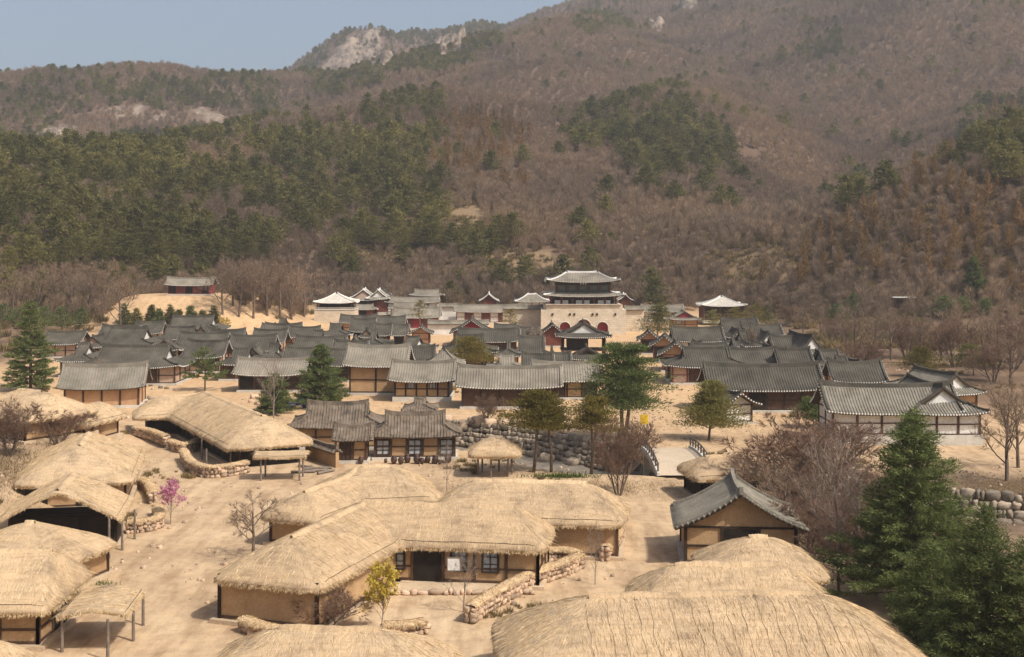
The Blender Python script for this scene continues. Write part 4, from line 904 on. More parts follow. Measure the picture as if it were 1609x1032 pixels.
open_pavilion('white roofed open pavilion raised on a stone base with balustrade', 491, 559, 477, 5.6, 2.7, floor=3.4, kind='hip', tile='granite2', ridge='lime', stone=True, post='wood_red', xg=.2, nx=4, lift=.45)
open_pavilion('dark open pavilion with white gable facing the viewer before the palace gate', 875, 962, 531, 4.9, 2.7, face='gable', D=8.5, floor=2.4, vg=.66, gablem='plaster', nx=3)
def multi(label, name, cat, blocks, **common):
    root = None
    for (x0, x1, ye, he, hr, D, rz, face, L, kw) in blocks:
        p = at_height((x0+x1)/2, ye, he); wid = (x1-x0)*p.y/F; a = math.radians(rz)
        if face == 'eave': L = wid if L is None else L; c = Vector((p.x-math.sin(a)*D/2, p.y+math.cos(a)*D/2, 0)); ang = a
        else: D = wid; ang = a+math.pi/2; c = Vector((p.x+math.cos(ang)*L/2, p.y+math.sin(ang)*L/2, 0))
        if root is None: o = c.copy(); root = empty(name, (c.x, c.y, H1(c.x, c.y)), 0, label, cat)
        k = dict(common); k.update(kw); tiled_block(root, (c.x-o.x, c.y-o.y), ang, L, D, he, hr, **k)
        FOOT.append((c.x, c.y, max(L, D)/2))
    return root
inn = multi('weathered tile roofed house with paper lattice doors behind the brown jars', 'courtyard_house', 'house', [
    (577, 726, 687, 2.5, 2.0, 6.0, 3, 'eave', None, dict(kind='hipgable', vg=.5, bays='gpgpg', bayw=1.75, lift=.2)),
    (521, 586, 693, 2.45, 1.15, 4.0, 2, 'eave', None, dict(kind='gable', bays='dp', bayw=1.6, lift=.08)),
    (452, 602, 673, 2.5, 2.2, 7.0, 3, 'eave', None, dict(kind='hipgable', vg=.55, bays='pp', lift=.2)),
    (630, 686, 664, 2.2, 1.15, 5.0, 0, 'eave', None, dict(kind='hipgable', vg=.5, bays='pp', sag=.05, lift=.05))],
    tile='tile_old', ridge='tile_old', wall='mud', post='wood', tipmat=None, rough=.035, sp=.33, base=.3, ov=.8)
tiled('near storehouse with slate grey tiled gable roof and clay gable wall by the lane', 1062, 1268, 836, he=2.65, hr=2.35, face='gable', L=7.6, rz=-5, name='tiled_storehouse', cat='storehouse', group=None, tile='tile_near', wall='mud', post='wood_dark', bays='pp', ends='po', sp=.36, tipmat='tile_near', lift=.12, ov=.75, base=.25)
def low_wall(label, a, b, h, mat='mud', tile='tile_old'):
    c = ((a[0]+b[0])/2, (a[1]+b[1])/2); L = math.hypot(b[0]-a[0], b[1]-a[1]); r = empty('yard_wall', (c[0], c[1], H1(*c)-.1), math.atan2(b[1]-a[1], b[0]-a[0]), label, 'wall')
    MB().box((0, 0, h/2), (L, .35, h)).build('wall', M[mat], r); tiled_block(r, (0, 0), 0, L, 1.0, h-.03, .35, kind='gable', tile=tile, body=False, lift=0, sag=0, sp=.33, tipmat=None, rough=.02)
pa, pb = ground_at(482, 718), ground_at(530, 735)
low_wall('clay yard wall with tiled coping at the left side of the weathered house', pa[:2], pb[:2], 1.7)
# jars
jm = MB().lathe([(.20, 0), (.36, .25), (.44, .55), (.40, .85), (.27, 1.0), (.30, 1.06), (.27, 1.08)], 14).mesh('jar_body', M['jar'], True)
jl = MB().lathe([(.30, 1.06), (.31, 1.10), (.20, 1.16), (.05, 1.19)], 14).mesh('jar_lid', M['jar'], True)
for i, (px, s) in enumerate([(606, .5), (619, .9), (630, .85), (640, .95), (655, 1.0), (663, .7), (672, .8), (684, .95), (691, .5), (704, 1.0), (567, .8)]):
    q = ground_at(px, 728+(i % 3)); lab = ['tiny brown jar at the start of the jar row', 'first large brown jar beside the tiny one', 'second brown jar in the close trio', 'third brown jar in the close trio', 'widest brown jar before the middle lattice door', 'short brown jar right of the widest one', 'round brown jar left of the tall pair', 'tall brown jar under the right lattice door', 'smallest squat jar between the two tall ones', 'last tall brown jar behind the slim bare tree', 'single brown jar beside the plank gate door'][i]
    r = empty('storage_jar', (q.x, q.y, q.z), i, lab, 'jar', 'brown jars in the yard'); r.scale = (s*.85,)*3
    obj('jar_body', jm, r); obj('jar_lid', jl, r)
# ------------------------------------------------------------------ thatched houses
def smin(a, b, k): h = np.clip(.5+.5*(b-a)/k, 0, 1); return b*(1-h)+a*h-k*h*(1-h)
def smax(a, b, k): return -smin(-a, -b, k)
def thatch_roof(root, segs, he, th=.30, step=.30, fringe=10, surf=26, ridge=True, ropes=False, seed=1, lump=.17):
    """segs in root space: (ax, ay, bx, by, half width, end length, rise)"""
    g = np.random.default_rng(seed)
    def field(x, y):
        T = None; Hh = None; U = V = None
        for ax, ay, bx, by, w, e, hr in segs:
            dx, dy = bx-ax, by-ay; L = math.hypot(dx, dy) or 1e-6
            if L < 1e-3: dx, L = 1, 1e-3; cx, cy_ = ax, ay; ux, uy = 1., 0.
            else: ux, uy = dx/L, dy/L; cx, cy_ = (ax+bx)/2, (ay+by)/2
            u = (x-cx)*ux+(y-cy_)*uy; l = -(x-cx)*uy+(y-cy_)*ux
            t1 = (w-np.abs(l))/w; t2 = (L/2+e-np.abs(u))/max(e, .05)
            t = np.minimum(t1, (L/2+e-np.abs(u))/.6) if e < .5 else smin(t1, t2, .42); th_ = t1 if e < .5 else t
            h = hr*(1-np.sqrt(np.maximum(1-th_, 0)**2+.03)+.06)*1.06
            lat = t1 < t2
            fu = np.where(lat, u, l); fv = np.where(lat, np.abs(l), np.abs(u)-L/2)
            if T is None: T, Hh, U, V = t, h, fu, fv
            else:
                U = np.where(h > Hh, fu, U); V = np.where(h > Hh, fv, V)
                T = smax(T, t, .18); Hh = smax(Hh, h, .35)
        return T, Hh, U, V
    def zf(x, y):
        T, Hh, U, V = field(x, y); t = np.maximum(T, 0)
        return he+.26*(1-np.exp(-np.maximum(t, .5*(min(s[5] for s in segs) < .5))*13))+np.maximum(Hh, -.1)+lump*(fbm(x/1.6+seed*7, y/1.6, 5, 3)+.5*fbm(x/.5, y/.5+seed, 15, 2))*np.minimum(1, t*6+.3)
    xs = [c for s in segs for c in (s[0], s[2])]; ys = [c for s in segs for c in (s[1], s[3])]; m = max(max(s[4], s[5]) for s in segs)+1
    gx = np.arange(min(xs)-m, max(xs)+m, step); gy = np.arange(min(ys)-m, max(ys)+m, step); X, Y = np.meshgrid(gx, gy)
    T = field(X, Y)[0]; ins = T > 0
    cell = ins[:-1, :-1] | ins[1:, :-1] | ins[:-1, 1:] | ins[1:, 1:]
    # only keep cells whose outside corners can reach the rim
    for _ in range(4):
        T = field(X, Y)[0]; e = .02; gxv = (field(X+e, Y)[0]-T)/e; gyv = (field(X, Y+e)[0]-T)/e
        out = T < 0; q = np.where(out, np.clip(T/(gxv**2+gyv**2+1e-6), -step, 0), 0)
        X = X-q*gxv; Y = Y-q*gyv
    wob = .06*(fbm(X*1.3, Y*1.3, seed+3, 2))
    idx = np.arange(X.size).reshape(X.shape); Q = np.stack([idx[:-1, :-1], idx[:-1, 1:], idx[1:, 1:], idx[1:, :-1]], -1)[cell]
    used = np.unique(Q); mp = -np.ones(X.size, int); mp[used] = np.arange(len(used)); Q = mp[Q]
    x, y = X.ravel()[used], Y.ravel()[used]; z = zf(x, y); _, _, U, V = field(x, y); n = len(x)
    top = np.stack([x, y, z], -1)
    cxm, cym = x.mean(), y.mean()
    # rim
    ed = {}
    for a, b in ((0, 1), (1, 2), (2, 3), (3, 0)):
        for p, q in zip(Q[:, a], Q[:, b]): ed[(p, q)] = 1
    rim = [(p, q) for (p, q) in ed if (q, p) not in ed]
    bot = top-np.array([0, 0, th]); e = .05; Tx = field(x, y)[0]; gx1 = (field(x+e, y)[0]-Tx)/e; gy1 = (field(x, y+e)[0]-Tx)/e; gl = np.sqrt(gx1**2+gy1**2)+1e-6
    rv = np.unique(np.array(rim).ravel()); bot[rv, 0] += gx1[rv]/gl[rv]*.14; bot[rv, 1] += gy1[rv]/gl[rv]*.14
    Vv = np.concatenate([top, bot]); side = np.array([[q, p, p+n, q+n] for p, q in rim]); Qa = np.concatenate([Q, Q[:, ::-1]+n, side])
    uv = np.concatenate([np.stack([U, V], -1)]*2)
    ro = obj('thatch_roof', np_mesh('thatch_roof', Vv, Qa, M['straw'], True, uv), root)
    # loose straw lying down the slope and hanging over the eave
    k = int(len(x)*step*step*surf); i = g.integers(0, n, k); bx, by = x[i]+g.uniform(-.15, .15, k), y[i]+g.uniform(-.15, .15, k)
    ok = field(bx, by)[0] > .03; bx, by, i = bx[ok], by[ok], i[ok]; k = len(bx)
    d = -np.stack([gx1[i]/gl[i], gy1[i]/gl[i]], -1)+g.normal(size=(k, 2))*.22; L = .25+.45*g.random(k)
    p0 = np.stack([bx, by, zf(bx, by)+.02], -1); ex, ey = bx+d[:, 0]*L, by+d[:, 1]*L
    p1 = np.stack([ex, ey, np.where(field(ex, ey)[0] > 0, zf(ex, ey)+.035, p0[:, 2]-L*.5)], -1)
    V1, T1 = blades(p0, p1-p0, np.linalg.norm(p1-p0, axis=1), (.006+.010*g.random(k)), g)
    nr = len(rim)*fringe; j = np.repeat(np.array([p for p, q in rim]), fringe); j2 = np.repeat(np.array([q for p, q in rim]), fringe); f = g.random((nr, 1))
    b0 = top[j]*(1-f)+top[j2]*f; o2 = -np.stack([gx1[j]/gl[j], gy1[j]/gl[j]], -1); b0[:, :2] -= o2*.08; b0[:, 2] -= th*g.random(nr)*.9
    dd = np.concatenate([o2*.55+g.normal(size=(nr, 2))*.25, -.35-.55*g.random((nr, 1))], 1)
    V2, T2 = blades(b0, dd, .08+.18*g.random(nr), .010+.013*g.random(nr), g)
    Vb = np.concatenate([V1, V2]); Tb = np.concatenate([T1, T2+len(V1)])
    obj('loose_straw', np_mesh('loose_straw', Vb, Tb, M['straw_blade']), ro, kind='stuff')
    if ridge:
        for (ax, ay, bx_, by_, w, e_, hr) in segs:
            if math.hypot(bx_-ax, by_-ay) < .5: continue
            nn = 16; px = np.linspace(ax, bx_, nn); py = np.linspace(ay, by_, nn); pz = zf(px, py); ux, uy = bx_-ax, by_-ay; L = math.hypot(ux, uy); sx, sy = -uy/L, ux/L
            rows = []; uvs = []
            for q in range(nn):
                r = []
                for c, s in enumerate(np.linspace(-1, 1, 7)):
                    wd = (.40+.06*math.sin(q*2.1+c))*min(1, .35+min(q, nn-1-q)*.5); xx, yy = px[q]+sx*s*wd, py[q]+sy*s*wd
                    r.append((xx, yy, float(zf(np.array([xx]), np.array([yy]))[0])+.15*(1-s*s)+.02*math.sin(q*3.7+c)-.02*(abs(s) == 1))); uvs.append((s*.5, q*L/nn*1.5))
                rows.append(r)
            mb = MB().grid(rows); me = np_mesh('ridge_thatch', np.array(mb.v), np.array(mb.f), M['straw_pale'], True, np.array(uvs)); obj('ridge_thatch', me, ro)
    if ropes:
        rp = MB(); Z = lambda a, b: float(zf(np.array([a]), np.array([b]))[0])
        for (ax, ay, bx_, by_, w, e_, hr) in segs:
            L = math.hypot(bx_-ax, by_-ay); ux, uy = (bx_-ax)/L, (by_-ay)/L; sx, sy = -uy, ux
            for q in np.cumsum(.6+.5*g.random(int(L*1.2/.8)))-.1*L:
                for s in (-1, 1):
                    pts = []
                    for v in np.linspace(.08, .97, 9):
                        xx, yy = ax+ux*q+sx*s*v*w, ay+uy*q+sy*s*v*w
                        if field(np.array([xx]), np.array([yy]))[0][0] > .01: pts.append((xx, yy, Z(xx, yy)+.02))
                    if len(pts) > 3: rp.tube([(a+.04*g.normal(), b, c) for a, b, c in pts], .009, 3, False)
        rp.build('rope_net', M['rope'], ro, kind='stuff')
    # rope tied along the eave
    T_ = field(X, Y)[0]
    for (ax, ay, bx_, by_, w, e_, hr) in segs:
        L = math.hypot(bx_-ax, by_-ay)
        if L < 2: continue
        ux, uy = (bx_-ax)/L, (by_-ay)/L; sx, sy = -uy, ux
        for s in (-1, 1):
            pts = []
            for q in np.linspace(-e_*.7, L+e_*.7, 30):
                xx, yy = ax+ux*q+sx*s*.93*w, ay+uy*q+sy*s*.93*w
                if .01 < field(np.array([xx]), np.array([yy]))[0][0] < .12: pts.append((xx, yy, float(zf(np.array([xx]), np.array([yy]))[0])+.02))
            if len(pts) > 4: MB().tube(pts, .022, 4).build('eave_rope', M['rope'], ro)
    return ro, zf
M['rope'] = varied('old_straw_rope', (.10,.075,.045), (.17,.125,.075), 3, .95, None, 6, .2)
def plain_body(root, seg, he, ov=.85, wall='mud', post='wood', bays='pwpd', base=.25, ends='p', frame=True):
    ax, ay, bx, by, w, e, hr = seg; e = e if e > .5 else -1.6; L = math.hypot(bx-ax, by-ay); ang = math.atan2(by-ay, bx-ax) if L > 1e-3 else 0
    cx, cy_ = (ax+bx)/2, (ay+by)/2; hx, hy = L/2+e-ov, w-ov; zt = he+.35
    piv = (cx, cy_); ca, sa = math.cos(ang), math.sin(ang)
    if base: o = MB().box((0, 0, base/2-.2), (2*hx+.9, 2*hy+.9, base+.4)).build('stone_base', M['packed_earth'], root); o.location = (cx, cy_, 0); o.rotation_euler = (0, 0, ang)
    wo = MB().box((0, 0, (zt+base)/2), (2*hx, 2*hy, zt-base)).build('wall', M[wall], root); wo.location = (cx, cy_, 0); wo.rotation_euler = (0, 0, ang)
    hw = zt-base; pm = MB().box((0, 0, hw/2), (.2, .2, hw)).mesh('post', M[post])
    def put(me, nm, x, y, z, a): q = obj(nm, me, wo); q.location = (x, y, z); q.rotation_euler = (0, 0, a)
    def wallside(half, off, a, code):
        n = max(1, int(round(2*half/2.2))); xs = np.linspace(-half, half, n+1); c, s = math.cos(a), math.sin(a)
        P = lambda t, d: (c*t+s*(off+d), s*t-c*(off+d))
        for t in (xs if frame else (-half, half)): put(pm, 'post', *P(t, 0), base, a)
        for f_ in ((.05, .36) if frame else (.05,)): put(MB().box((0, 0, 0), (2*half-.02, .14, .12)).mesh('rail', M[post]), 'rail', *P(0, .02), base+hw*f_, a)
        for i in range(n):
            k = code[i % len(code)]; t = (xs[i]+xs[i+1])/2; bw = 2*half/n-.25
            if k == 'p': continue
            if k == 'w': ww, hh, z0 = min(.95, bw*.6), 1.45, hw*.30
            elif k == 's': ww, hh, z0 = min(1.1, bw*.65), .85, hw*.42
            elif k == 'd': ww, hh, z0 = bw*.7, hw*.78, .05
            else: ww, hh, z0 = bw, hw*.9, .03
            hh = min(hh, hw-z0-.2)
            if k == 'o': put(MB().box((0, .03, z0+hh/2), (ww, .2, hh)).mesh('opening_shade', M['dark']), 'opening_shade', *P(t, .05), base, a); continue  # solid panel, the shade of the open bay painted in
            fr = MB()
            for q in (-1, 1): fr.box((q*(ww/2+.06), 0, z0+hh/2), (.13, .2, hh+.2))
            for zz in (z0-.05, z0+hh+.05): fr.box((0, 0, zz), (ww-.01, .2, .11))
            fr.box((0, -.02, z0+hh/2), (.05, .1, hh-.05))
            for q in (.33, .66): fr.box((0, -.01, z0+hh*q), (ww-.02, .08, .035))
            put(fr.mesh('window_frame', M['wood_dark']), 'window' if k in 'ws' else 'door', *P(t, .05), base, a)
            put(MB().box((0, .05, z0+hh/2), (ww, .06, hh)).mesh('pane', M['paper' if k != 'd' else 'wood']), 'pane' if k in 'ws' else 'door_leaf', *P(t, .05), base, a)
    wallside(hx, hy, 0, bays); wallside(hx, hy, math.pi, 'p'); wallside(hy, hx, -math.pi/2, ends); wallside(hy, hx, math.pi/2, ends)
    return wo
M['packed_earth'] = varied('packed_earth_terrace', (.42,.31,.20), (.55,.42,.28), .8, .95, None, 9, .4)
SEED = [100]
def thatched(label, segs, he=2.3, name='thatched_house', cat='house', group='thatched houses', body=True, wall='mud', bays='pwpd', zg=None, posts=None, floor=False, ov=.85, ends='p', bodyw=None, **kw):
    """segs in world metres: ((ax, ay), (bx, by), half width, end, rise)"""
    a = segs[0]; ox, oy = (a[0][0]+a[1][0])/2, (a[0][1]+a[1][1])/2; z = H1(ox, oy) if zg is None else zg
    r = empty(name, (ox, oy, z), 0, label, cat, group); SEED[0] += 1
    ls = [(p[0]-ox, p[1]-oy, q[0]-ox, q[1]-oy, w, e, hr) for p, q, w, e, hr in segs]
    ro, zf = thatch_roof(r, ls, he, seed=SEED[0], **kw)
    if body:
        for i, s in enumerate(ls): plain_body(r, s if bodyw is None else s[:4]+(bodyw,)+s[5:], he, wall=wall, bays=bays if isinstance(bays, str) else bays[i], ov=ov, ends=ends, frame=('w' in (bays if isinstance(bays, str) else bays[i])))
    if posts:
        for px, py in posts:
            zt = float(zf(np.array([px-ox]), np.array([py-oy]))[0]); zb = H1(px, py)-z
            MB().tube([(px-ox, py-oy, zb-.2), (px-ox, py-oy, zt-.15)], [.10, .085], 7).build('post', M['wood_grey'], r)
    for p, q, w, e, hr in segs: FOOT.append(((p[0]+q[0])/2, (p[1]+q[1])/2, w+math.dist(p, q)/2))
    return r
def RP(px, py, h): p = at_height(px, py, h); return (p.x, p.y)
TP = 'thatched houses at the edge of the lane'
main = thatched('long L shaped thatched house with paper windows around the fenced yard', [(RP(566,790,4.75), RP(808,797,4.75), 3.6, 2.6, 2.05), (RP(572,792,4.75), (-13.7,76.8), 3.9, 3.5, 2.05)], 2.6, ov=.6, bays=('ppwowwp', 'pp'), fringe=20, surf=34, step=.26, ropes=False)
thatched('broad thatched house with one small window behind the L shaped one', [(RP(742,753,4.9), RP(922,757,4.9), 4.3, 3.0, 2.2)], 2.5, ov=.6, bays='pppsp', fringe=16)
thatched('low spreading thatched roof with a peaked crown behind the bare lane tree', [(RP(568,730,4.6), RP(612,728,4.6), 4.3, 4.0, 2.2), (RP(560,734,4.4), RP(478,772,3.9), 2.7, 2.6, 1.6)], 2.1, bays='pp')
thatched('huge diagonal thatched house with dark open side and curving yard walls', [((-37.6,150.2), (-26.2,129.2), 4.7, 4.2, 2.6), ((-38,151), (-42.6,149.6), 3.7, 3.2, 2.1)], 2.3, wall='dark', bays='oo', ends='o', ov=1.6, posts=[(-33,131.5), (-31.2,126.2), (-28.5,125.2), (-36,140), (-38,144.5)])  # dark wall colour stands in for the shade of the open side
thatched('flat thatched lean-to on two posts at the end of the huge thatched house', [((-24.7,120.6), (-20.4,120.9), 1.5, .4, .35)], 2.15, name='thatched_shed', cat='shed', body=False, posts=[(-24.3,119.6), (-20.6,119.8), (-20.6,121.8), (-24.3,121.8)], ridge=False)
thatched('tent shaped thatched house beside the low stone yard walls', [((-40.2,117.5), (-38.4,109.8), 5.0, 4.6, 2.6)], 2.2, group=TP, bays='pp', ends='op')
thatched('thatched hut with an open dark gable and tall posts by the lane', [((-34.6,97.6), (-33.3,90.6), 4.5, .35, 2.4)], 2.3, group=TP, name='thatched_hut', cat='hut', wall='dark', bays='oo', ends='o', ov=.7, posts=[(-29.4,90.2), (-29.2,92.6), (-29.3,96)], fringe=18)  # shade behind the open gable is put into the wall colour
thatched('pyramid thatched hut wedged in front of the open gabled hut', [((-32.9,83.6), (-32.2,83.4), 4.2, 4.2, 1.9)], 2.1, group=TP, name='thatched_hut', cat='hut', bays='pp', fringe=16)
thatched('long thatched house with shaggy eave at the lower lane corner', [((-46,73), (-27.2,73.2), 4.1, 1.2, 2.4)], 2.2, group=TP, bays='pwdo', ends='po', fringe=22, surf=34, step=.26)
thatched('little thatched awning on posts over the lane beside the shaggy house', [((-23.9,73.6), (-23.5,69.4), 1.9, .3, .4)], 1.95, group=TP, name='thatched_awning', cat='awning', body=False, posts=[(-22.3,68.2), (-21.9,71.5), (-25.3,69.5), (-22.2,74.4)], ridge=False, fringe=22, surf=40, step=.24)
thatched('corner of a thatched roof just inside the lower frame by the lane', [((-34,58.4), (-25.6,58.6), 3.1, 2.2, 1.7)], 2.5, group=TP, bays='pp', fringe=22, surf=36, step=.26)
thatched('rounded thatched house at the back of the dry thicket, edge of the village', [(RP(28,610,4.7), RP(66,614,4.7), 5.0, 3.6, 2.3)], 2.2, bays='pp')
thatched('low thatched roof beyond the dry thicket, below the clay barn', [(RP(102,633,3.8), RP(158,637,3.8), 3.0, .7, 1.5)], 2.0, bays='pp', ridge=False)
thatched('thatched roof with pale curled ridge cut by the lower frame edge', [(RP(438,985,4.5), RP(600,986,4.5), 4.0, 3.6, 2.1)], 2.2, bays='pp', fringe=20, surf=40, step=.24)
thatched('biggest nearest thatched roof netted with straw ropes', [(RP(925,938,5.1), RP(1282,930,5.1), 5.6, 4.8, 2.7)], 2.3, bays='pp', fringe=20, surf=44, step=.26, ropes=True)
thatched('thatched roof right behind the rope netted one', [(RP(1060,883,4.6), RP(1228,882,4.6), 3.3, 2.7, 2.0)], 2.3, bays='pp', fringe=16, surf=34)
thatched('small thatched roof with a peaked end before the slate storehouse', [(RP(1176,838,4.4), RP(1206,838,4.4), 3.4, 3.4, 1.9)], 2.2, bays='pp', surf=34)
thatched('low thatched stall roof between the bridge and the slate storehouse', [(RP(1108,716,3.7), RP(1164,714,3.7), 3.3, 2.0, 1.3)], 2.1, name='thatched_stall', cat='stall', bays='oo', wall='dark')  # shade inside the stall is painted as its wall colour
c = at_height(778, 690, 3.3)
thatched('round thatched open pavilion on slim posts in the sandy yard', [((c.x-.15, 122.9), (c.x+.15, 122.9), 2.55, 2.5, 1.5)], 2.2, name='thatched_pavilion', cat='pavilion', group=None, body=False, posts=[(c.x+1.75*math.cos(a), 122.9+1.75*math.sin(a)) for a in (.3, 1.35, 2.4, 3.45, 4.5, 5.55)], ridge=False)
c = at_height(667, 772, 1.9)
thatched('tiny thatched gate roof on stubby posts behind the L shaped house', [((c.x-.5, c.y), (c.x+.6, c.y), .75, .3, .3)], 1.7, name='thatched_gate', cat='gate', group=None, body=False, posts=[(c.x-.6, c.y-.3), (c.x+.7, c.y-.3), (c.x-.6, c.y+.3), (c.x+.7, c.y+.3)], ridge=False, step=.2)
# signboard, terrace and step stones of the main house
def P_(px, py, h): return at_height(px, py, h)
q = P_(714, 873, 2.0); sb = empty('hanging_signboard', (q.x, q.y-.75, q.z-.42), 0, 'pale hanging signboard under the eave of the L shaped house', 'sign')
MB().box((0, 0, 0), (.85, .06, .8)).build('board', M['lime'], sb)
f = MB()
for s in (-1, 1): f.box((s*.44, 0, 0), (.07, .09, .92)); f.box((0, 0, s*.43), (.81, .09, .07))
f.build('frame', M['wood_grey'], sb); MB().tube([(-.3, 0, .45), (-.3, 0, .8)], .012, 4).build('cord', M['rope'], sb); MB().tube([(.3, 0, .45), (.3, 0, .8)], .012, 4).build('cord', M['rope'], sb)
# ------------------------------------------------------------------ stone walls
ORD = 'first second third fourth fifth sixth seventh eighth ninth tenth eleventh twelfth thirteenth fourteenth fifteenth sixteenth seventeenth eighteenth nineteenth twentieth'.split()
def nth(i):
    return ORD[i] if i < 20 else 'twenty '+ORD[i-20] if i < 30 else 'thirty '+ORD[i-30]
def stone_mesh(seed, mat):
    g = np.random.default_rng(seed); t = (1+5**.5)/2
    V = np.array([(-1,t,0),(1,t,0),(-1,-t,0),(1,-t,0),(0,-1,t),(0,1,t),(0,-1,-t),(0,1,-t),(t,0,-1),(t,0,1),(-t,0,-1),(-t,0,1)], float)
    T = [(0,11,5),(0,5,1),(0,1,7),(0,7,10),(0,10,11),(1,5,9),(5,11,4),(11,10,2),(10,7,6),(7,1,8),(3,9,4),(3,4,2),(3,2,6),(3,6,8),(3,8,9),(4,9,5),(2,4,11),(6,2,10),(8,6,7),(9,8,1)]
    # roughly squared rubble: three uneven rings with a broken crest
    rings = []
    for z, k in ((-.5, .82), (-.1, 1.0), (.28, .95), (.5, .70)):
        m = 7; a = np.arange(m)*2*np.pi/m+g.normal(size=m)*.22; r = k*(.5+g.normal(size=m)*.06); q = (np.abs(np.cos(a))**5+np.abs(np.sin(a))**5)**(-1/5.)
        rings.append(np.stack([np.cos(a)*r*q, np.sin(a)*r*q, np.full(m, z)+g.normal(size=m)*.07], -1))
    V = np.concatenate(rings+[np.array([[0, 0, .52+g.normal()*.05], [0, 0, -.5]])]); T = []
    for i in range(3):
        for k in range(7):
            a, b = i*7+k, i*7+(k+1) % 7; T += [(a, b, b+7), (a, b+7, a+7)]
    for k in range(7): T += [(21+k, 21+(k+1) % 7, 28), ((k+1) % 7, k, 29)]
    return np_mesh('stone', V, np.array(T), mat)
STONES = {m: [stone_mesh(i, M[m]) for i in range(8)] for m in ('rock', 'rock_tan')}
M['mortar'] = varied('earth_mortar', (.20,.145,.095), (.30,.22,.15), 2, .95, None, 6, .4)
def lay_stones(root, o, pts, h, size, mat, side=-1, z0=0., thick=.5, rows=None, rng=None, batter=0.):
    """one course after another along a line; each stone an object"""
    rng = rng or random.Random(3); P = [Vector((*p[:2], 0)) for p in pts]; seg = [(b-a).length for a, b in zip(P[:-1], P[1:])]; tot = sum(seg)
    rows = rows or max(1, int(h/(size*.72))); rh = h/rows
    for r in range(rows):
        s = -rng.random()*size*.5
        while s < tot:
            w = size*rng.choice((.5, .7, .85, 1.0, 1.3, 1.7))*rng.uniform(.85, 1.15); c = min(max(s+w/2, 0), tot-.01); k = 0; t = c
            while k < len(seg)-1 and t > seg[k]: t -= seg[k]; k += 1
            d = (P[k+1]-P[k]).normalized(); n = Vector((d.y, -d.x, 0))*(-side)*-1; q = P[k]+d*t+n*(thick/2-.12*size+(rows-1-r)*batter)
            ob = obj('stone', rng.choice(STONES[mat]), root); ob.location = (q.x-o[0], q.y-o[1], z0+rh*(r+.5)+rng.uniform(-.18, .18)*rh+H1(q.x, q.y)*0)
            ob.rotation_euler = (rng.uniform(-.2, .2), rng.uniform(-.22, .22), math.atan2(d.y, d.x)+rng.uniform(-.15, .15)+rng.choice((0, math.pi)))
            ob.scale = (w*1.02, size*rng.uniform(.7, 1.2), rh*rng.uniform(.75, 1.35)); s += w*.95
def smooth_line(pts, n=6):
    out = []; P = [Vector((*p[:2], 0)) for p in pts]; P = [P[0]*2-P[1]]+P+[P[-1]*2-P[-2]]
    for i in range(1, len(P)-2):
        for k in range(n):
            t = k/n; a, b, c, d = P[i-1], P[i], P[i+1], P[i+2]
            out.append(.5*((2*b)+(c-a)*t+(2*a-5*b+4*c-d)*t*t+(3*b-a-3*c+d)*t**3))
    return out+[P[-2]]
def thatch_wall(label, pix, h=1.0, size=.34, mat='rock_tan', cap=True, thick=.5, seed=1, both=True):
    L = smooth_line([ground_at(*p)[:2] for p in pix]); o = L[0]; z = H1(o.x, o.y); rng = random.Random(seed); g = np.random.default_rng(seed)
    r = empty('stone_wall', (o.x, o.y, z), 0, label, 'wall', 'thatch capped stone walls'); n = len(L)
    def side(i): d = (L[min(i+1, n-1)]-L[max(i-1, 0)]).normalized(); return Vector((-d.y, d.x, 0))
    rows = [[L[i]-o+side(i)*s*thick/2*.8+Vector((0, 0, zz)) for s, zz in ((-1, -.25), (-1, h), (1, h), (1, -.25))] for i in range(n)]
    c = MB().grid(rows); c.f += [(0, 1, 2, 3), tuple(4*(n-1)+k for k in (3, 2, 1, 0))]; c.build('rubble_core', M['mortar'], r)
    for sd in ((-1, 1) if both else (-1,)): lay_stones(r, o, L, h, size, mat, sd, 0, thick, rng=rng)
    if cap:
        rows = []; uvs = []; m = 9
        for i in range(n):
            s = side(i); row = []; e = 1.0 if 0 < i < n-1 else .8
            for k, a in enumerate(np.linspace(math.pi*1.08, -math.pi*.08, m)):
                wv = 1+.12*math.sin(i*1.9+k*.7)+.30*(rng.random()-.5)
                row.append(L[i]-o+s*math.cos(a)*(thick*.5+.17)*wv*e+Vector((0, 0, h-.03+math.sin(a)*.20*wv*e))); uvs.append((i*.35*1.0, k*.14))
            rows.append(row)
        mb = MB().grid(rows); mb.f = [f for f in mb.f]; me = np_mesh('straw_cap', np.array(mb.v), np.array(mb.f), M['straw_pale'], True, np.array(uvs)); cp = obj('straw_cap', me, r)
        k = n*110; ii = g.integers(0, n-1, k); tt = g.random(k); pos = np.array([tuple(L[i]*(1-t)+L[i+1]*t-o) for i, t in zip(ii, tt)]); sv = np.array([tuple(side(i)) for i in ii]); a = g.uniform(-.2, math.pi+.2, k)
        pos = pos+sv*(np.cos(a)*(thick*.5+.15))[:, None]+np.array([0, 0, 1])*(h+np.sin(a)*.22)[:, None]
        d = sv*np.sign(np.cos(a))[:, None]*.6+np.array([0, 0, -.6])+g.normal(size=(k, 3))*.25
        V, T = blades(pos, d, .12+.16*g.random(k), .010+.012*g.random(k), g); obj('loose_straw', np_mesh('loose_straw', V, T, M['straw_blade']), cp, kind='stuff')
    return r
thatch_wall('curving rubble wall with straw cap in front of the L shaped house', [(738,980),(775,955),(830,925),(885,905),(912,893)], 1.0, .40, seed=2)
thatch_wall('short straw capped wall closing the right side of the house yard', [(912,892),(885,884),(845,886)], .95, .36, seed=3)
thatch_wall('straw capped wall along the lane beside the broad thatched house', [(950,882),(968,862),(975,835),(980,815)], 1.0, .38, seed=4)
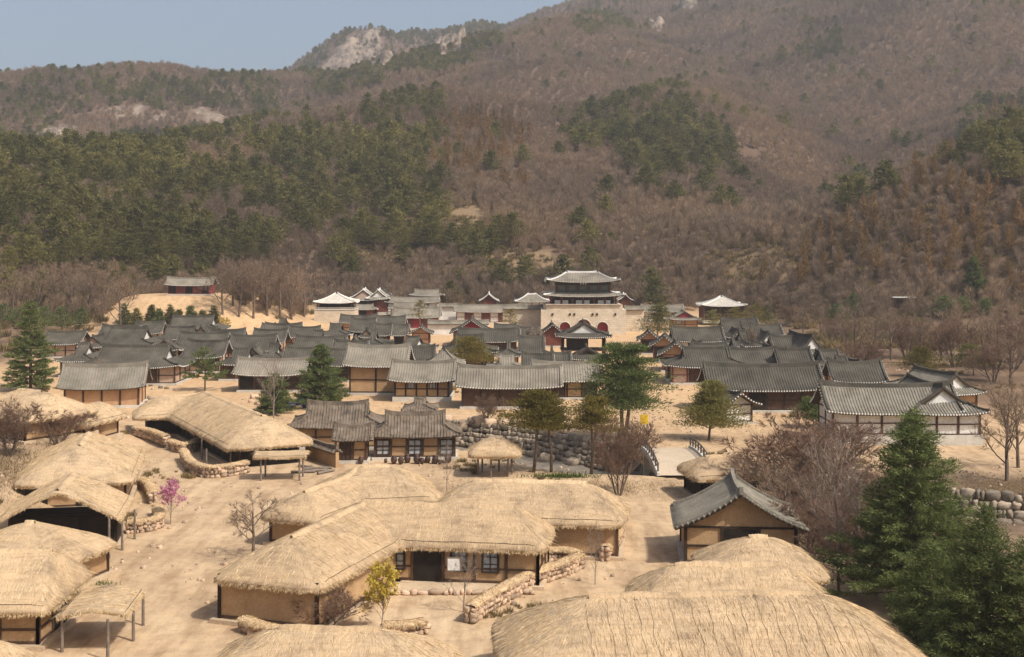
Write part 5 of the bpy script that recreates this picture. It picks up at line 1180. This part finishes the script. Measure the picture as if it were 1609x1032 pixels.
thatch_wall('low straw capped wall at the near side of the house yard', [(600,1002),(640,1000),(668,996)], .7, .36, seed=5)
thatch_wall('straw covered wall stub at the corner of the L shaped house', [(382,992),(410,1002),(450,1010)], .7, .36, seed=6)
thatch_wall('straw capped wall stub below the pink flowering tree', [(200,838),(228,836),(250,828),(246,808)], .9, .38, seed=7)
thatch_wall('straw capped wall running from the tent shaped thatched house', [(205,768),(225,768),(238,780),(240,792)], .9, .36, seed=8)
thatch_wall('straw capped wall hugging the dark open side of the huge thatched house', [(212,684),(238,694),(262,704)], 1.0, .42, seed=9)
thatch_wall('straw capped wall right of the gap before the dark open side', [(268,706),(290,712),(312,704)], 1.0, .42, seed=10)
thatch_wall('bulging straw capped wall with exposed stones below the huge thatched house', [(288,722),(300,740),(325,750),(360,748),(388,742)], 1.1, .42, seed=11)
def retaining(label, line, h, size, seed, name='retaining_wall'):
    o = line[0]; r = empty(name, (o[0], o[1], 0), 0, label, 'wall', 'stone walls of the stream bed'); L = smooth_line(line, 5); n = len(L)
    rows = [[(p.x-o[0], p.y-o[1]+.55, -h-.6), (p.x-o[0], p.y-o[1]+.3, .0)] for p in L]; MB().grid(rows).build('rubble_core', M['mortar'], r)
    lay_stones(r, o, [(p.x, p.y-.45) for p in L], h, size, 'rock', 1, -h+.05, .5, rng=random.Random(seed), batter=.28); return r
retaining('rough field stone wall lining the far bank left of the bridge', [(x, pl_y(x, FARB)-.1) for x in (-13, -8, -2, 4, 9, 13.2)], 3.0, .75, 1)
retaining('boulder wall lining the stream beyond the big green fir', [(x, pl_y(x, FARB)-.1) for x in (24, 32, 40, 48, 58)], 3.0, .85, 2)
rb = random.Random(5)
def boulders(label, spots, group, mat='rock'):
    for k, (px, py, s) in enumerate(sorted(spots)):
        q = ground_at(px, py); o = obj('boulder', rb.choice(STONES[mat])); o.location = (q.x, q.y, q.z+s*.15); o.scale = (s*1.3, s, s*.8); o.rotation_euler = (0, .1, rb.random()*6); tag(o, label+', '+nth(k)+' from the left', 'boulder', group, 'thing')
boulders('grey boulder lying in the stream bed left of the bridge', [(x, y, rb.uniform(.7, 1.5)) for x, y in ((880,722),(900,730),(915,719),(935,733),(950,722),(968,736),(985,726),(1000,738),(860,724),(990,716),(842,716),(820,710))], 'boulders in the stream bed')
boulders('pale rock on the bank above the stream by the golden pines', [(x, y, rb.uniform(.8, 1.7)) for x, y in ((742,668),(755,664),(770,666),(790,672),(806,668),(728,672),(700,664),(872,690),(868,652),(885,656))], 'pale rocks on the stream bank', 'rock_tan')
boulders('pale rock on the slope behind the weathered tile roofed house', [(x, y, rb.uniform(.5, 1.1)) for x, y in ((395,632),(405,636),(440,640),(470,642),(455,646),(400,626),(420,632))], 'pale rocks behind the weathered house', 'rock_tan')
boulders('pale stone beside the tiled house row below the slope', [(x, y, rb.uniform(.4, .9)) for x, y in ((205,628),(215,632),(222,626),(228,634),(236,628),(240,612),(252,610),(262,611),(274,612))], 'stones below the long clay walled house', 'rock')
# ------------------------------------------------------------------ bridge
def bridge():
    x0, x1 = 14.3, 20.0; ya, yb = 121.6, 138.2; r = empty('stone_bridge', (17.15, 130, 0), 0, 'pale concrete bridge carrying the lane over the stream', 'bridge')
    n = 10; rows = [[(x-17.15, y-130, .16+.55*math.sin(math.pi*(y-ya)/(yb-ya))) for x in (x0, x1)] for y in np.linspace(ya, yb, n)]
    t = MB().grid(rows); t.grid([[(a, b, c-.5) for a, b, c in rr][::-1] for rr in rows])
    for k in (0, 1): t.grid([[rr[k] for rr in rows], [(rr[k][0], rr[k][1], rr[k][2]-.5) for rr in rows]])
    t.build('deck', M['concrete'], r)
    for s in (-1, 1):
        xx = s*2.72; kb = MB()
        sweep(kb, [(xx, y-130, .18+.55*math.sin(math.pi*(y-ya)/(yb-ya))) for y in np.linspace(ya, yb, 10)], .34, .22).build('kerb', M['granite2'], r)
        ys = np.linspace(ya+.6, yb-.6, 9); tp = []
        for y in ys:
            z = .35+.55*math.sin(math.pi*(y-ya)/(yb-ya)); MB().box((xx, y-130, z+.42), (.16, .16, .9)).build('baluster', M['iron'], r); tp.append((xx, y-130, z+.86))
        MB().tube(tp, .07, 6).build('handrail', M['iron'], r); MB().tube([(a, b, c-.4) for a, b, c in tp], .04, 5).build('handrail', M['iron'], r)
    for y in (ya+2.4, yb-1.2): MB().box((0, y-130, -1.6), (5.2, 1.0, 3.4)).build('pier', M['masonry'], r)
bridge()
# ------------------------------------------------------------------ small things
q = ground_at(1012, 690); s = empty('yellow_sign', (q.x, q.y, q.z), .2, 'yellow notice panel on a post among the bare trees by the bridge', 'sign')
MB().tube([(0, 0, -.2), (0, 0, 2.4)], .05, 6).build('post', M['wood_grey'], s); MB().box((0, -.06, 2.3), (.95, .05, 1.1)).build('panel', M['yellow'], s)
q = ground_at(458, 640); tb = []
for i in range(9):
    tb.append([(q.x-2.2+4.6*j/10, q.y-1.2+2.4*i/8, q.z+.9+.35*math.sin(j*1.3+i*.8)+.18*math.sin(j*2.9+i*2)-.5*abs(i/4-1)**2) for j in range(11)])
MB().grid(tb).build('blue_tarpaulin', M['tarp'], None, True); tag(bpy.data.objects['blue_tarpaulin'], 'crumpled blue tarpaulin lying behind the weathered house roof', 'tarpaulin')
q = ground_at(778, 955); q = ground_at(786, 935); jr = empty('black_jar', (q.x, q.y, q.z), 0, 'squat black pot by the terrace of the L shaped house', 'pot')
MB().lathe([(.25, 0), (.42, .2), (.44, .4), (.3, .58), (.33, .63)], 12).build('pot_body', M['black'], jr, True); MB().lathe([(.34, .62), (.2, .70), (.04, .73)], 12).build('pot_lid', M['black'], jr, True)
q = ground_at(1418, 482); sh = empty('white_roofed_shed', (q.x, q.y, q.z), 0, 'tiny white roofed shed far up the valley among bare trees', 'shed')
MB().box((0, 0, 1.2), (5.2, 3, 2.4)).build('wall', M['wood_dark'], sh); MB().box((0, -.1, 2.55), (6.4, 4.2, .25)).build('roof', M['lime'], sh)
# tall stone step edge of the terrace before the main house
tq = ground_at(700, 934); tr = empty('stone_terrace', (tq.x, tq.y, tq.z), 0, 'earth terrace edged with stones along the front of the L shaped house', 'terrace')
MB().box((.2, .9, .02), (11.0, 1.9, .5)).build('earth_fill', M['packed_earth'], tr)
lay_stones(tr, (tq.x, tq.y), [(tq.x-5.2, tq.y-.05), (tq.x+5.7, tq.y-.05)], .32, .5, 'rock_tan', -1, -.02, .1, rows=1, rng=random.Random(8))
# ------------------------------------------------------------------ trees
def bare_shape(seed, h=6., spread=.55, stems=1, limbs=8, twig=.05, up=.6, start=.25, dens=9, rad=.022):
    g = random.Random(seed); n = np.random.default_rng(seed); mb = MB(); tp = []; td = []; tl = []
    def rv(s): return Vector((g.gauss(0, s), g.gauss(0, s), g.gauss(0, s)))
    def grow(p, d, L, r, lev):
        k = 5 if lev == 0 else 4 if lev == 1 else 3; pts = [p.copy()]; q = p.copy(); dd = d.copy()
        for i in range(k-1):
            dd = (dd+rv(.13 if lev else .05)+Vector((0, 0, .08 if lev else .02))).normalized(); q = q+dd*L/(k-1); pts.append(q.copy())
        end = .45 if lev == 0 else .35
        mb.tube(pts, [r*(1-(1-end)*i/(k-1)) for i in range(k)], 7 if lev == 0 else 5 if lev == 1 else 3, False)
        nb = limbs if lev == 0 else 5 if lev == 1 else 4
        if lev == 3: return
        for b in range(nb):
            t = (start+(1-start)*(b+.6)/nb) if lev == 0 else .3+.7*(b+.7)/nb; i = min(k-2, int(t*(k-1))); f = t*(k-1)-i; o = pts[i].lerp(pts[i+1], min(f, 1))
            ax = pts[i+1]-pts[i]; ax.normalize(); a = b*2.4+g.random()*.9; ref = ax.orthogonal().normalized(); sv = ref*math.cos(a)+ax.cross(ref)*math.sin(a)
            nd_ = (ax*up+sv*spread*1.3+Vector((0, 0, .22))).normalized(); nl = L*(.62 if lev == 0 else .52)*(1.15-.45*t if lev == 0 else 1-.3*t)*g.uniform(.8, 1.15)
            if lev < 2: grow(o, nd_, nl, r*(.42 if lev == 0 else .5)*(1.1-.4*t), lev+1)
            else:
                for w in range(dens): tp.append(tuple(o+nd_*nl*.6*g.random())); td.append(tuple((nd_+rv(.30)+Vector((0, 0, .12))).normalized())); tl.append(nl*g.uniform(.7, 1.9))
        for w in range(dens): tp.append(tuple(pts[-1])); td.append(tuple((dd+rv(.4)).normalized())); tl.append(L*.55*g.uniform(.5, 1.3))
    for s in range(stems):
        a = s*2.4; d = Vector((0, 0, 1)) if stems == 1 else Vector((math.cos(a)*.35, math.sin(a)*.35, 1)).normalized()
        grow(Vector((math.cos(a)*.12*(stems > 1), math.sin(a)*.12*(stems > 1), -.25)), d, h*(.72 if stems == 1 else .72*g.uniform(.8, 1)), h*rad*(1 if stems == 1 else .7), 0)
    tp = np.array(tp); V, T = blades(tp, np.array(td), np.array(tl), np.full(len(tp), twig*.24), n)
    return mb, V, T, tp, np.array(td)*np.array(tl)[:, None]
def bare_variant(name, trunk_m, twig_m, **kw):
    mb, V, T, tp, tv = bare_shape(**kw); return mb.mesh('trunk', M[trunk_m], True), np_mesh('crown', V, T, M[twig_m]), tp, tv
def conifer_shape(seed, h=9., r=3., sparse=1.0, droop=-.15, bottom=.08, blen=.34, bw=.035, layers=26, perl=7, flat=0.0, tip=.5):
    g = np.random.default_rng(seed); mb = MB(); P = []; D = []; L = []
    mb.tube([(0, 0, -.3), (.05, 0, h*.5), (0, .03, h*.98)], [h*.020, h*.013, h*.003], 7)
    for i in range(layers):
        t = (i+g.random()*.8)/layers; z = h*(bottom+(1-bottom)*t); R = r*((1-t)**.80)*(.62+.55*g.random())+.12
        n = max(3, int(perl*(1-.45*t)))
        for k in range(n):
            a = k*6.283/n+i*1.3+g.normal()*.3; rr = R*(.65+.5*g.random()); up = droop+tip*t; d = np.array([math.cos(a), math.sin(a), up])
            m = max(3, int(rr*9*sparse)); s = np.sqrt(g.random(m))*.92+.08
            c = np.array([0, 0, z])+d*(s*rr)[:, None]+np.array([0, 0, 1])*(.16*rr*s**2)[:, None]
            if rr > .8: mb.tube([(0, 0, z), tuple(np.array([0, 0, z])+d*rr*.5+np.array([0, 0, .04*rr])), tuple(np.array([0, 0, z])+d*rr*.93+np.array([0, 0, .14*rr]))], [.05, .03, .012], 3, False)
            for q in range(6):
                P.append(c+g.normal(size=(m, 3))*np.array([.16, .16, .07])*(.5+s)[:, None]); D.append(d*.8+g.normal(size=(m, 3))*.55+np.array([0, 0, .18])); L.append(blen*(.6+.8*g.random(m)))
    P = np.concatenate(P); D = np.concatenate(D); L = np.concatenate(L); V, T = blades(P, D, L, bw*(.6+.8*g.random(len(P))), g)
    return mb, V, T
def pine_shape(seed, h=8., r=3., pads=16, per=150, lean=.1, low=.5, blen=.32, bw=.035, trunks=1):
    g = np.random.default_rng(seed); mb = MB(); P = []; D = []
    tops = []
    for k in range(trunks):
        a = g.random()*6.28; o = Vector((.25*k*math.cos(a), .2*k, 0)); b = Vector((lean*h*math.cos(a), lean*h*math.sin(a), 0))
        pts = [o+Vector((0, 0, -.3)), o+b*.35+Vector((.1, 0, h*.3)), o+b*.8+Vector((-.08, .1, h*.6)), o+b+Vector((0, 0, h*.95))]; mb.tube(pts, [h*.024, h*.019, h*.013, h*.004], 7); tops.append(pts)
    for i in range(pads):
        t = (i+.5)/pads; z = h*(low+(1-low)*t*.97); rr = r*(1-.72*max(0, t-.25)/.75)*(.6+.6*g.random()); a = i*2.4+g.random(); tk = tops[i % trunks]
        f = z/h/.95*3; j = min(2, int(f)); base = tk[j].lerp(tk[j+1], min(1, f-j)); c = np.array(base)+np.array([math.cos(a)*rr*.62, math.sin(a)*rr*.62, .15+.1*rr])
        mb.tube([tuple(base), tuple((np.array(base)+c)/2+np.array([0, 0, .12])), tuple(c)], [.07, .045, .02], 4, False)
        o = g.normal(size=(per, 3))*np.array([rr*.40, rr*.40, .09+.035*rr]); P.append(c+o); D.append(np.stack([o[:, 0]*.5, o[:, 1]*.5, .35+.4*g.random(per)], -1)+g.normal(size=(per, 3))*.4)
    P = np.concatenate(P); D = np.concatenate(D); n = len(P); V, T = blades(P, D, blen*(.6+.8*g.random(n)), bw*(.6+.8*g.random(n)), g)
    return mb, V, T
def tree(name, meshes, loc, s, rz, label, cat='tree', group=None, sx=1.0):
    r = empty(name, loc, rz, label, cat, group); r.scale = (s*sx, s*sx, s); obj('trunk', meshes[0], r); obj('crown', meshes[1], r); return r
def conifer(name, label, px, yb, ytop, halfw, mat='fir', group=None, seed=1, kind='fir', Y=None, meshes=None, **kw):
    q = ground_at(px, yb) if Y is None else Vector(((px-CX)*Y/F, Y, H1((px-CX)*Y/F, Y)))
    h = CH-(ytop-HY)*q.y/F-q.z; r = halfw*q.y/F
    f = conifer_shape if kind == 'fir' else pine_shape; mb, V, T = f(seed, h, r, **kw)
    return tree(name, (mb.mesh('trunk', M['bark'], True), np_mesh('crown', V, T, M[mat])), q, 1, 0, label, 'tree', group)
conifer('fir_tree', 'tall dark green fir rising before the white walled house', 1436, 0, 646, 128, seed=1, Y=78, layers=52, perl=11, blen=.30, bw=.030, sparse=1.15)
conifer('fir_tree', 'wide dense fir filling the lower corner of the view', 1548, 0, 796, 112, seed=2, Y=62, bottom=.02, layers=44, perl=11, blen=.28, bw=.026, sparse=1.3)
conifer('fir_tree', 'shorter fir crowding the foot of the tall dark one', 1462, 0, 852, 84, seed=3, Y=67, bottom=.02, layers=34, perl=10, blen=.26, bw=.026, sparse=1.3)
conifer('fir_tree', 'fir at the frame edge beside the wide dense one', 1616, 0, 846, 92, seed=23, Y=60, bottom=.02, layers=36, perl=10, blen=.26, bw=.026, sparse=1.3)
conifer('fir_tree', 'full rounded fir before the tall grey barn', 504, 640, 541, 46, seed=4, layers=30, perl=9, bw=.05)
conifer('fir_tree', 'small fir behind the bare grey tree, beside the fuller one', 432, 650, 588, 36, seed=5, layers=22, bw=.05)
conifer('fir_tree', 'tall thin crowned fir at the edge of the village, left of the clay barn', 48, 614, 472, 50, seed=6, layers=30, perl=9, sparse=1.2, bw=.05, droop=-.25)
conifer('pine_tree', 'young pine with flat tiers before the long clay walled house', 322, 614, 545, 36, seed=7, kind='fir', layers=10, perl=6, bw=.055, bottom=.3)
conifer('pine_tree', 'large spreading blue green pine at the bend of the palace street', 978, 692, 541, 54, mat='fir', seed=8, kind='pine', pads=42, per=480, low=.30, bw=.055, blen=.42, trunks=2)
conifer('golden_pine', 'left olive pine of the pair by the stream', 838, 742, 614, 46, mat='pine_yel', seed=9, kind='pine', pads=26, per=420, low=.52, bw=.045, lean=.10)
conifer('golden_pine', 'slim olive pine directly right of the pair partner', 866, 742, 628, 28, mat='pine_yel', seed=19, kind='pine', pads=16, per=380, low=.58, bw=.045, lean=.04)
conifer('golden_pine', 'olive pine with forked trunk further along the stream bank', 928, 745, 626, 36, mat='pine_yel', seed=10, kind='pine', pads=18, per=420, low=.55, bw=.045, trunks=2)
conifer('pine_tree', 'dark rounded pine standing on the palace street', 1113, 692, 602, 40, mat='pine', seed=11, kind='pine', pads=30, per=420, low=.20, bw=.055)
conifer('golden_pine', 'golden green pine among the dark tiled roofs', 739, 584, 531, 36, mat='pine_yel', seed=12, kind='pine', pads=24, per=380, low=.22, bw=.06)
conifer('pine_tree', 'pine at the street corner right of the palace gate', 1031, 540, 478, 26, mat='pine', seed=13, kind='pine', pads=22, per=320, low=.25, bw=.07)
conifer('golden_pine', 'small golden pine before the left palace wall', 800, 532, 486, 16, mat='pine_yel', seed=14, kind='pine', pads=9, per=110, low=.5, bw=.07)
conifer('pine_tree', 'young pine with open crown before the crimson palace wing', 660, 520, 472, 16, mat='pine_yel', seed=15, kind='pine', pads=9, per=110, low=.4, bw=.07)
conifer('pine_tree', 'green pine before the white walled house next to its corner', 1278, 672, 628, 30, mat='fir', seed=16, kind='pine', pads=18, per=340, low=.2, bw=.05)
conifer('golden_pine', 'golden pine on the meadow left of the two behind the white house', 1446, 592, 546, 30, mat='pine_yel', seed=17, kind='pine', pads=18, per=300, low=.25, bw=.06)
conifer('golden_pine', 'golden pine on the meadow nearest the frame edge behind the white house', 1530, 590, 543, 32, mat='pine', seed=18, kind='pine', pads=18, per=300, low=.25, bw=.06)
conifer('fir_tree', 'lone dark spruce on the valley slope above the meadow', 1530, 470, 402, 22, seed=20, layers=22, bw=.09, blen=.5)
for i, (px, yb, yt, w, m) in enumerate([(1120,522,488,20,'pine'), (1150,525,484,24,'pine_yel'), (1185,522,478,26,'pine_yel'), (1205,518,484,20,'pine')]):
    conifer('pine_tree', 'olive pine around the white pavilion roof, '+nth(i)+' from the left', px, yb, yt, w, mat=m, seed=30+i, kind='pine', pads=14, per=130, low=.2, bw=.08, group='pines around the white pavilion')
for i, (px, yb, w, h) in enumerate([(6,512,22,34), (30,514,22,30), (70,518,22,36), (98,520,24,38), (124,518,18,34)]):
    conifer('evergreen_shrub', 'dense green shrub left of the shrine mound, '+nth(i)+' in the line', px, yb, yb-h, w, mat='fir', seed=40+i, kind='pine', pads=14, per=130, low=.1, bw=.09, group='evergreen shrubs by the mound')
for i, px in enumerate((196, 214, 238, 250, 268, 281, 300, 318, 336)):
    conifer('young_spruce', 'young spruce below the shrine mound, '+nth(i)+' from the left', px, 510+(i % 2)*3, 478+(i*7 % 13), 11, mat='pine' if i % 3 else 'fir', seed=50+i, layers=12, bw=.09, blen=.5, group='young spruces below the mound')
for i, (px, yb, yt, w) in enumerate([(1318,506,478,18), (1340,500,462,16), (1480,500,466,26), (1512,498,468,26), (1545,496,470,20)]):
    conifer('evergreen_shrub', 'dark evergreen bush below the larch slope, '+nth(i)+' from the left', px, yb, yt, w, mat='fir', seed=70+i, kind='pine', pads=14, per=130, low=.08, bw=.10, group='evergreen bushes on the meadow')
RPV = []
for i in range(4):
    mb, V, T = pine_shape(300+i, 10., 3.6, pads=22, per=130, low=.28, blen=.62, bw=.085, lean=.06); RPV.append((mb.mesh('trunk', M['bark'], True), np_mesh('crown', V, T, M['pine'])))
rp = random.Random(4); spots = [(14+22*k+rp.uniform(-6, 6), 428-12*abs(math.sin(k*1.7))+(10 if k < 5 else 0)) for k in range(19)]+[(540+24*k, 398-4*(k % 3)) for k in range(12)]
for i, (px, yb) in enumerate(spots):
    q = ground_at(px, yb)
    tree('red_pine', RPV[i % 4], q, rp.uniform(.85, 1.25), rp.random()*6, ('pine along the lower rim of the left pine hill, ' if i < 19 else 'pine at the hill foot between shrine and gate, ')+nth(i if i < 19 else i-19)+' from the left', 'tree', 'pines along the hill foot')
BV = [bare_variant('bare', 'bark', 'twig', seed=200+i, h=6., spread=(.5, .65, .45, .6)[i], limbs=(8, 9, 7, 10)[i], twig=.045) for i in range(4)]
BS = [bare_variant('slim', 'bark_grey', 'twig_grey', seed=220+i, h=5., spread=.40, limbs=9, twig=.03, dens=4, start=.22, rad=.012) for i in range(2)]
BB = [bare_variant('bushy', 'bark', 'twig_red', seed=240+i, h=5., spread=.6, limbs=8, stems=4, twig=.045, start=.15, dens=11) for i in range(2)]
def bare(label, px, yb, ytop, var, group=None, rz=0., sx=1., base_h=6., name='bare_tree', Y=None):
    q = ground_at(px, yb) if Y is None else Vector(((px-CX)*Y/F, Y, H1((px-CX)*Y/F, Y)))
    h = CH-(ytop-HY)*q.y/F-q.z; s = h/(base_h*1.05); return tree(name, var, q, s, rz, label, 'tree', group, sx)
bare('leafless tree with round crown standing in the dusty lane', 397, 880, 766, BV[1], rz=.4, sx=1.25)
bare('slim leafless tree before the row of brown jars', 702, 772, 690, BS[0], base_h=5, sx=.8)
bare('slender bare sapling on the lane beside the straw capped wall', 935, 920, 822, BS[1], base_h=5, sx=.7)
bare('forked bare sapling inside the yard of the L shaped house', 728, 962, 856, BS[0], base_h=5, sx=1.0, rz=2)
bare('dark tangled bush before the wing of the L shaped house', 510, 992, 915, BB[0], base_h=5, sx=1.9, name='bare_bush')
bare('large reddish bare thicket of stems between the bridge and the white house', 1245, 800, 636, BB[1], base_h=5, sx=1.6, name='bare_tree')
bare('second reddish bare tree right of the large reddish thicket', 1310, 765, 645, BB[0], base_h=5, sx=1.6, rz=1)
bare('pale barked birch like tree beside the slate storehouse', 1318, 935, 668, BS[1], base_h=5, sx=.9, rz=1)
bare('thin pale tree leaning beside the birch like one', 1352, 925, 720, BS[0], base_h=5, sx=1.0, rz=3)
bare('bare tree with crossing boughs left of the shorter fir', 1385, 915, 740, BV[2], sx=1.1, rz=1)
bare('dark bare tree behind the slate storehouse roof', 1238, 850, 730, BV[0], sx=1.3, rz=2)
for i, (px, yb, yt, v, s_) in enumerate([(1268,880,770,0,1.5), (1292,842,730,1,1.5), (1345,860,760,0,1.6), (1362,820,715,1,1.4), (1330,905,800,1,1.5), (1372,872,770,0,1.3)]):
    bare('leafless brush thicket between the slate storehouse and the tall fir, '+nth(i)+' clump', px, yb, yt, BB[v], 'leafless brush by the tall fir', rz=i*1.9, sx=s_, base_h=5, name='bare_bush')
bare('tall bare tree at the frame edge beside the white walled house', 1582, 756, 600, BV[3], sx=1.1, rz=.6)
bare('second bare tree behind the tall one at the frame edge', 1600, 735, 590, BV[0], sx=1.0, rz=2.6)
bare('cluster of thin dark stems on the bank left of the bridge', 972, 778, 640, BB[0], base_h=5, sx=.8, rz=.5)
bare('reddish bare tree close to the bridge end', 1000, 745, 650, BB[1], base_h=5, sx=.8, rz=1.6)
bare('grey bare tree standing among the small firs', 430, 658, 556, BS[1], base_h=5, sx=1.1, rz=.9)
bare('grey bare tree growing between the roofs of the right quarter', 1180, 566, 508, BV[2], sx=.9, rz=1.2)
bare('bare tree with crooked trunk below the shrine mound', 190, 522, 436, BV[0], sx=1.2, rz=2)
bare('dry bush behind the tent shaped thatched house', 92, 702, 636, BB[0], base_h=5, sx=1.5, rz=1, name='bare_bush')
bare('smaller dry bush beside the low thatched roof', 128, 692, 640, BB[1], base_h=5, sx=1.4, rz=2, name='bare_bush')
bare('spreading dry bush at the edge of the village by the rounded thatched house', 12, 716, 618, BB[1], base_h=5, sx=1.3, rz=.2, name='bare_bush')
bare('bare shrub before the brown boarded house', 765, 672, 612, BB[0], base_h=5, sx=1.0, rz=.2, name='bare_bush')
bare('bare tree over the roof of the clay barn', 150, 628, 560, BV[1], sx=1.2, rz=.2)
for i, (px, yb, yt) in enumerate(sorted([(1345,560,470),(1372,556,476),(1400,566,480),(1425,562,486),(1452,572,492),(1478,566,484),(1500,576,488),(1520,566,480),(1548,578,486),(1570,568,480),(1592,580,484),(1606,570,478),(1360,590,520),(1330,556,498),(1290,530,480),(1262,525,476),(1310,540,490),(1560,600,520),(1588,604,510),(1240,512,470)])):
    bare('leafless brown tree in the grove behind the right quarter, '+nth(i)+' from the left', px, yb, yt, BV[i % 4] if i % 3 else BB[i % 2], 'leafless grove behind the right quarter', rz=i*1.7, sx=1.15, base_h=6 if i % 3 else 5)
for i, (px, yb, yt) in enumerate(sorted([(60,500,420),(85,496,408),(112,492,400),(140,498,412),(165,486,404),(210,470,412),(20,500,425),(350,494,412),(375,498,404),(398,500,408),(420,496,400),(440,500,404),(458,502,410),(478,498,416),(366,480,400),(410,478,398)])):
    bare('leafless grey brown tree at the foot of the pine hill, '+nth(i)+' from the left', px, yb, yt, BV[(i*3) % 4], 'leafless trees at the foot of the pine hill', rz=i*1.3, sx=1.1)
def blossom(label, px, yb, yt, var, mat, name, n, size, seed, base_h=5., sx=1., top=.0, rz=0):
    q = ground_at(px, yb); h = CH-(yt-HY)*q.y/F-q.z; s = h/(base_h*1.05); g = np.random.default_rng(seed)
    r = empty(name, q, rz, label, 'tree'); r.scale = (s*sx, s*sx, s); obj('trunk', var[0], r); obj('crown', var[1], r)
    tp, tv = var[2], var[3]; i = g.integers(0, len(tp), n); P = tp[i]+tv[i]*g.random((n, 1))*1.1; k = P[:, 2] > top; P = P[k]
    V, T = blades(P, g.normal(size=P.shape), np.full(len(P), size), np.full(len(P), size*.45), g); obj('blossoms', np_mesh('blossoms', V, T, M[mat]), r); return r
blossom('small tree covered in pink blossom by the stone wall stub', 268, 824, 752, BS[0], 'bloom_pink', 'blossom_tree', 1500, .16, 1, rz=.5)
blossom('forsythia bush in yellow bloom in the yard of the L shaped house', 600, 998, 884, BS[1], 'bloom_yellow', 'forsythia_bush', 2600, .17, 2, top=1.6, sx=1.0)
blossom('white flowering tree between the crimson gables near the gate', 838, 552, 512, BV[3], 'twig_grey', 'blossom_tree', 1400, .22, 3, base_h=6, sx=1.2)
blossom('pale yellow bush at the foot of the shrine mound', 352, 528, 496, BV[2], 'bloom_yellow', 'blossom_bush', 500, .30, 4, base_h=6, sx=1.1)
# low plants
def green_patch(name, label, px, yb, n, rx, ry, hgt, mat, seed, w=.03):
    q = ground_at(px, yb); g = np.random.default_rng(seed); x, y = g.normal(size=n)*rx, g.normal(size=n)*ry; z = H(q.x+x, q.y+y)
    V, T = blades(np.stack([x, y, z-q.z-.03], -1), np.stack([g.normal(size=n)*.4, g.normal(size=n)*.4, np.ones(n)], -1), hgt*(.4+.8*g.random(n)), np.full(n, w), g)
    return tag(obj(name, np_mesh(name, V, T, M[mat]), loc=q), label, kind='stuff')
green_patch('green_ground_cover', 'fresh green leaves by the pines above the broad thatched house', 886, 750, 420, 1.7, .35, .6, 'green', 1, .06)
green_patch('green_weeds', 'patch of green weeds at the eave of the pyramid thatched hut', 163, 918, 160, .5, .25, .22, 'green', 2, .03)
green_patch('dry_grass', 'dry grass on the bank above the stream by the pines', 900, 765, 6000, 7, 2.4, .22, 'shrub', 3, .02)
green_patch('dry_grass_bank', 'dry grass on the bank behind the tent shaped thatched house', 20, 735, 7000, 4, 7, .3, 'shrub', 4, .03)
green_patch('dry_meadow', 'dry grass meadow behind the white walled house', 1590, 770, 4000, 3.5, 3.5, .25, 'shrub', 5, .03)

# stones and dry tufts strewn over the village floor
def strew():
    g = np.random.default_rng(77); n = 9000; X = g.uniform(-75, 75, n); Y = 62+180*g.random(n)**1.4; k = fbm(X/9, Y/9, 17, 3) > .05
    for x, y, r in FOOT: k &= np.hypot(X-x, Y-y) > r*.8
    k &= ~((np.abs(X-(10+.02*Y)) < 3.2) & (Y > 66)); X, Y = X[k], Y[k]; Z = H(X, Y)
    s0 = bpy.data.objects.new('loose_stone', STONES['rock_tan'][0]); s1 = bpy.data.objects.new('loose_stone', STONES['rock_tan'][3])
    scatter('loose_stones', np.stack([X, Y, Z], -1), .10+.30*g.random(len(X))**3, [s0, s1], 'small loose stones strewn over the bare ground', 8)
    X = g.uniform(-75, 85, 16000); Y = 62+175*g.random(16000)**1.3; k = fbm(X/11, Y/11, 27, 3) > .13
    for x, y, r in FOOT: k &= np.hypot(X-x, Y-y) > r*.75
    k &= ~((np.abs(X-(10+.02*Y)) < 3.2) & (Y > 66)) & ~((X > 14) & (X < 20.3) & (Y > 119) & (Y < 140)) & ~((X > -31) & (X < -4) & (Y > 60) & (Y < 124)) & ~((X > 13) & (X < 33) & (Y > 138)); X, Y = X[k], Y[k]; Z = H(X, Y)
    scatter('dry_tufts', np.stack([X, Y, Z-.02], -1), .12+.22*g.random(len(X)), [source('dry_tuft', far_shrub(60+i), M['shrub']) for i in range(3)], 'dry grass tufts on the edges of lanes and yards', 9)
strew()
# logs lying by the shed
for i, (px, py, L, a) in enumerate([(492,742,3.2,.5), (500,738,2.8,.2), (484,736,2.6,-.6), (512,744,2.2,.9), (476,744,2.4,.1)]):
    q = ground_at(px, py); r = empty('log', (q.x, q.y, q.z+.14), a, 'pale log lying beside the thatched lean-to, '+nth(i)+' of the loose heap', 'log', 'logs by the lean-to')
    MB().tube([(-L/2, 0, 0), (0, .04, .02), (L/2, 0, 0)], [.15, .14, .11], 8).build('timber', M['wood_grey'], r); MB().tube([(L*.1, 0, .05), (L*.16, .2, .22)], [.05, .03], 5).build('branch_stub', M['wood_grey'], r)
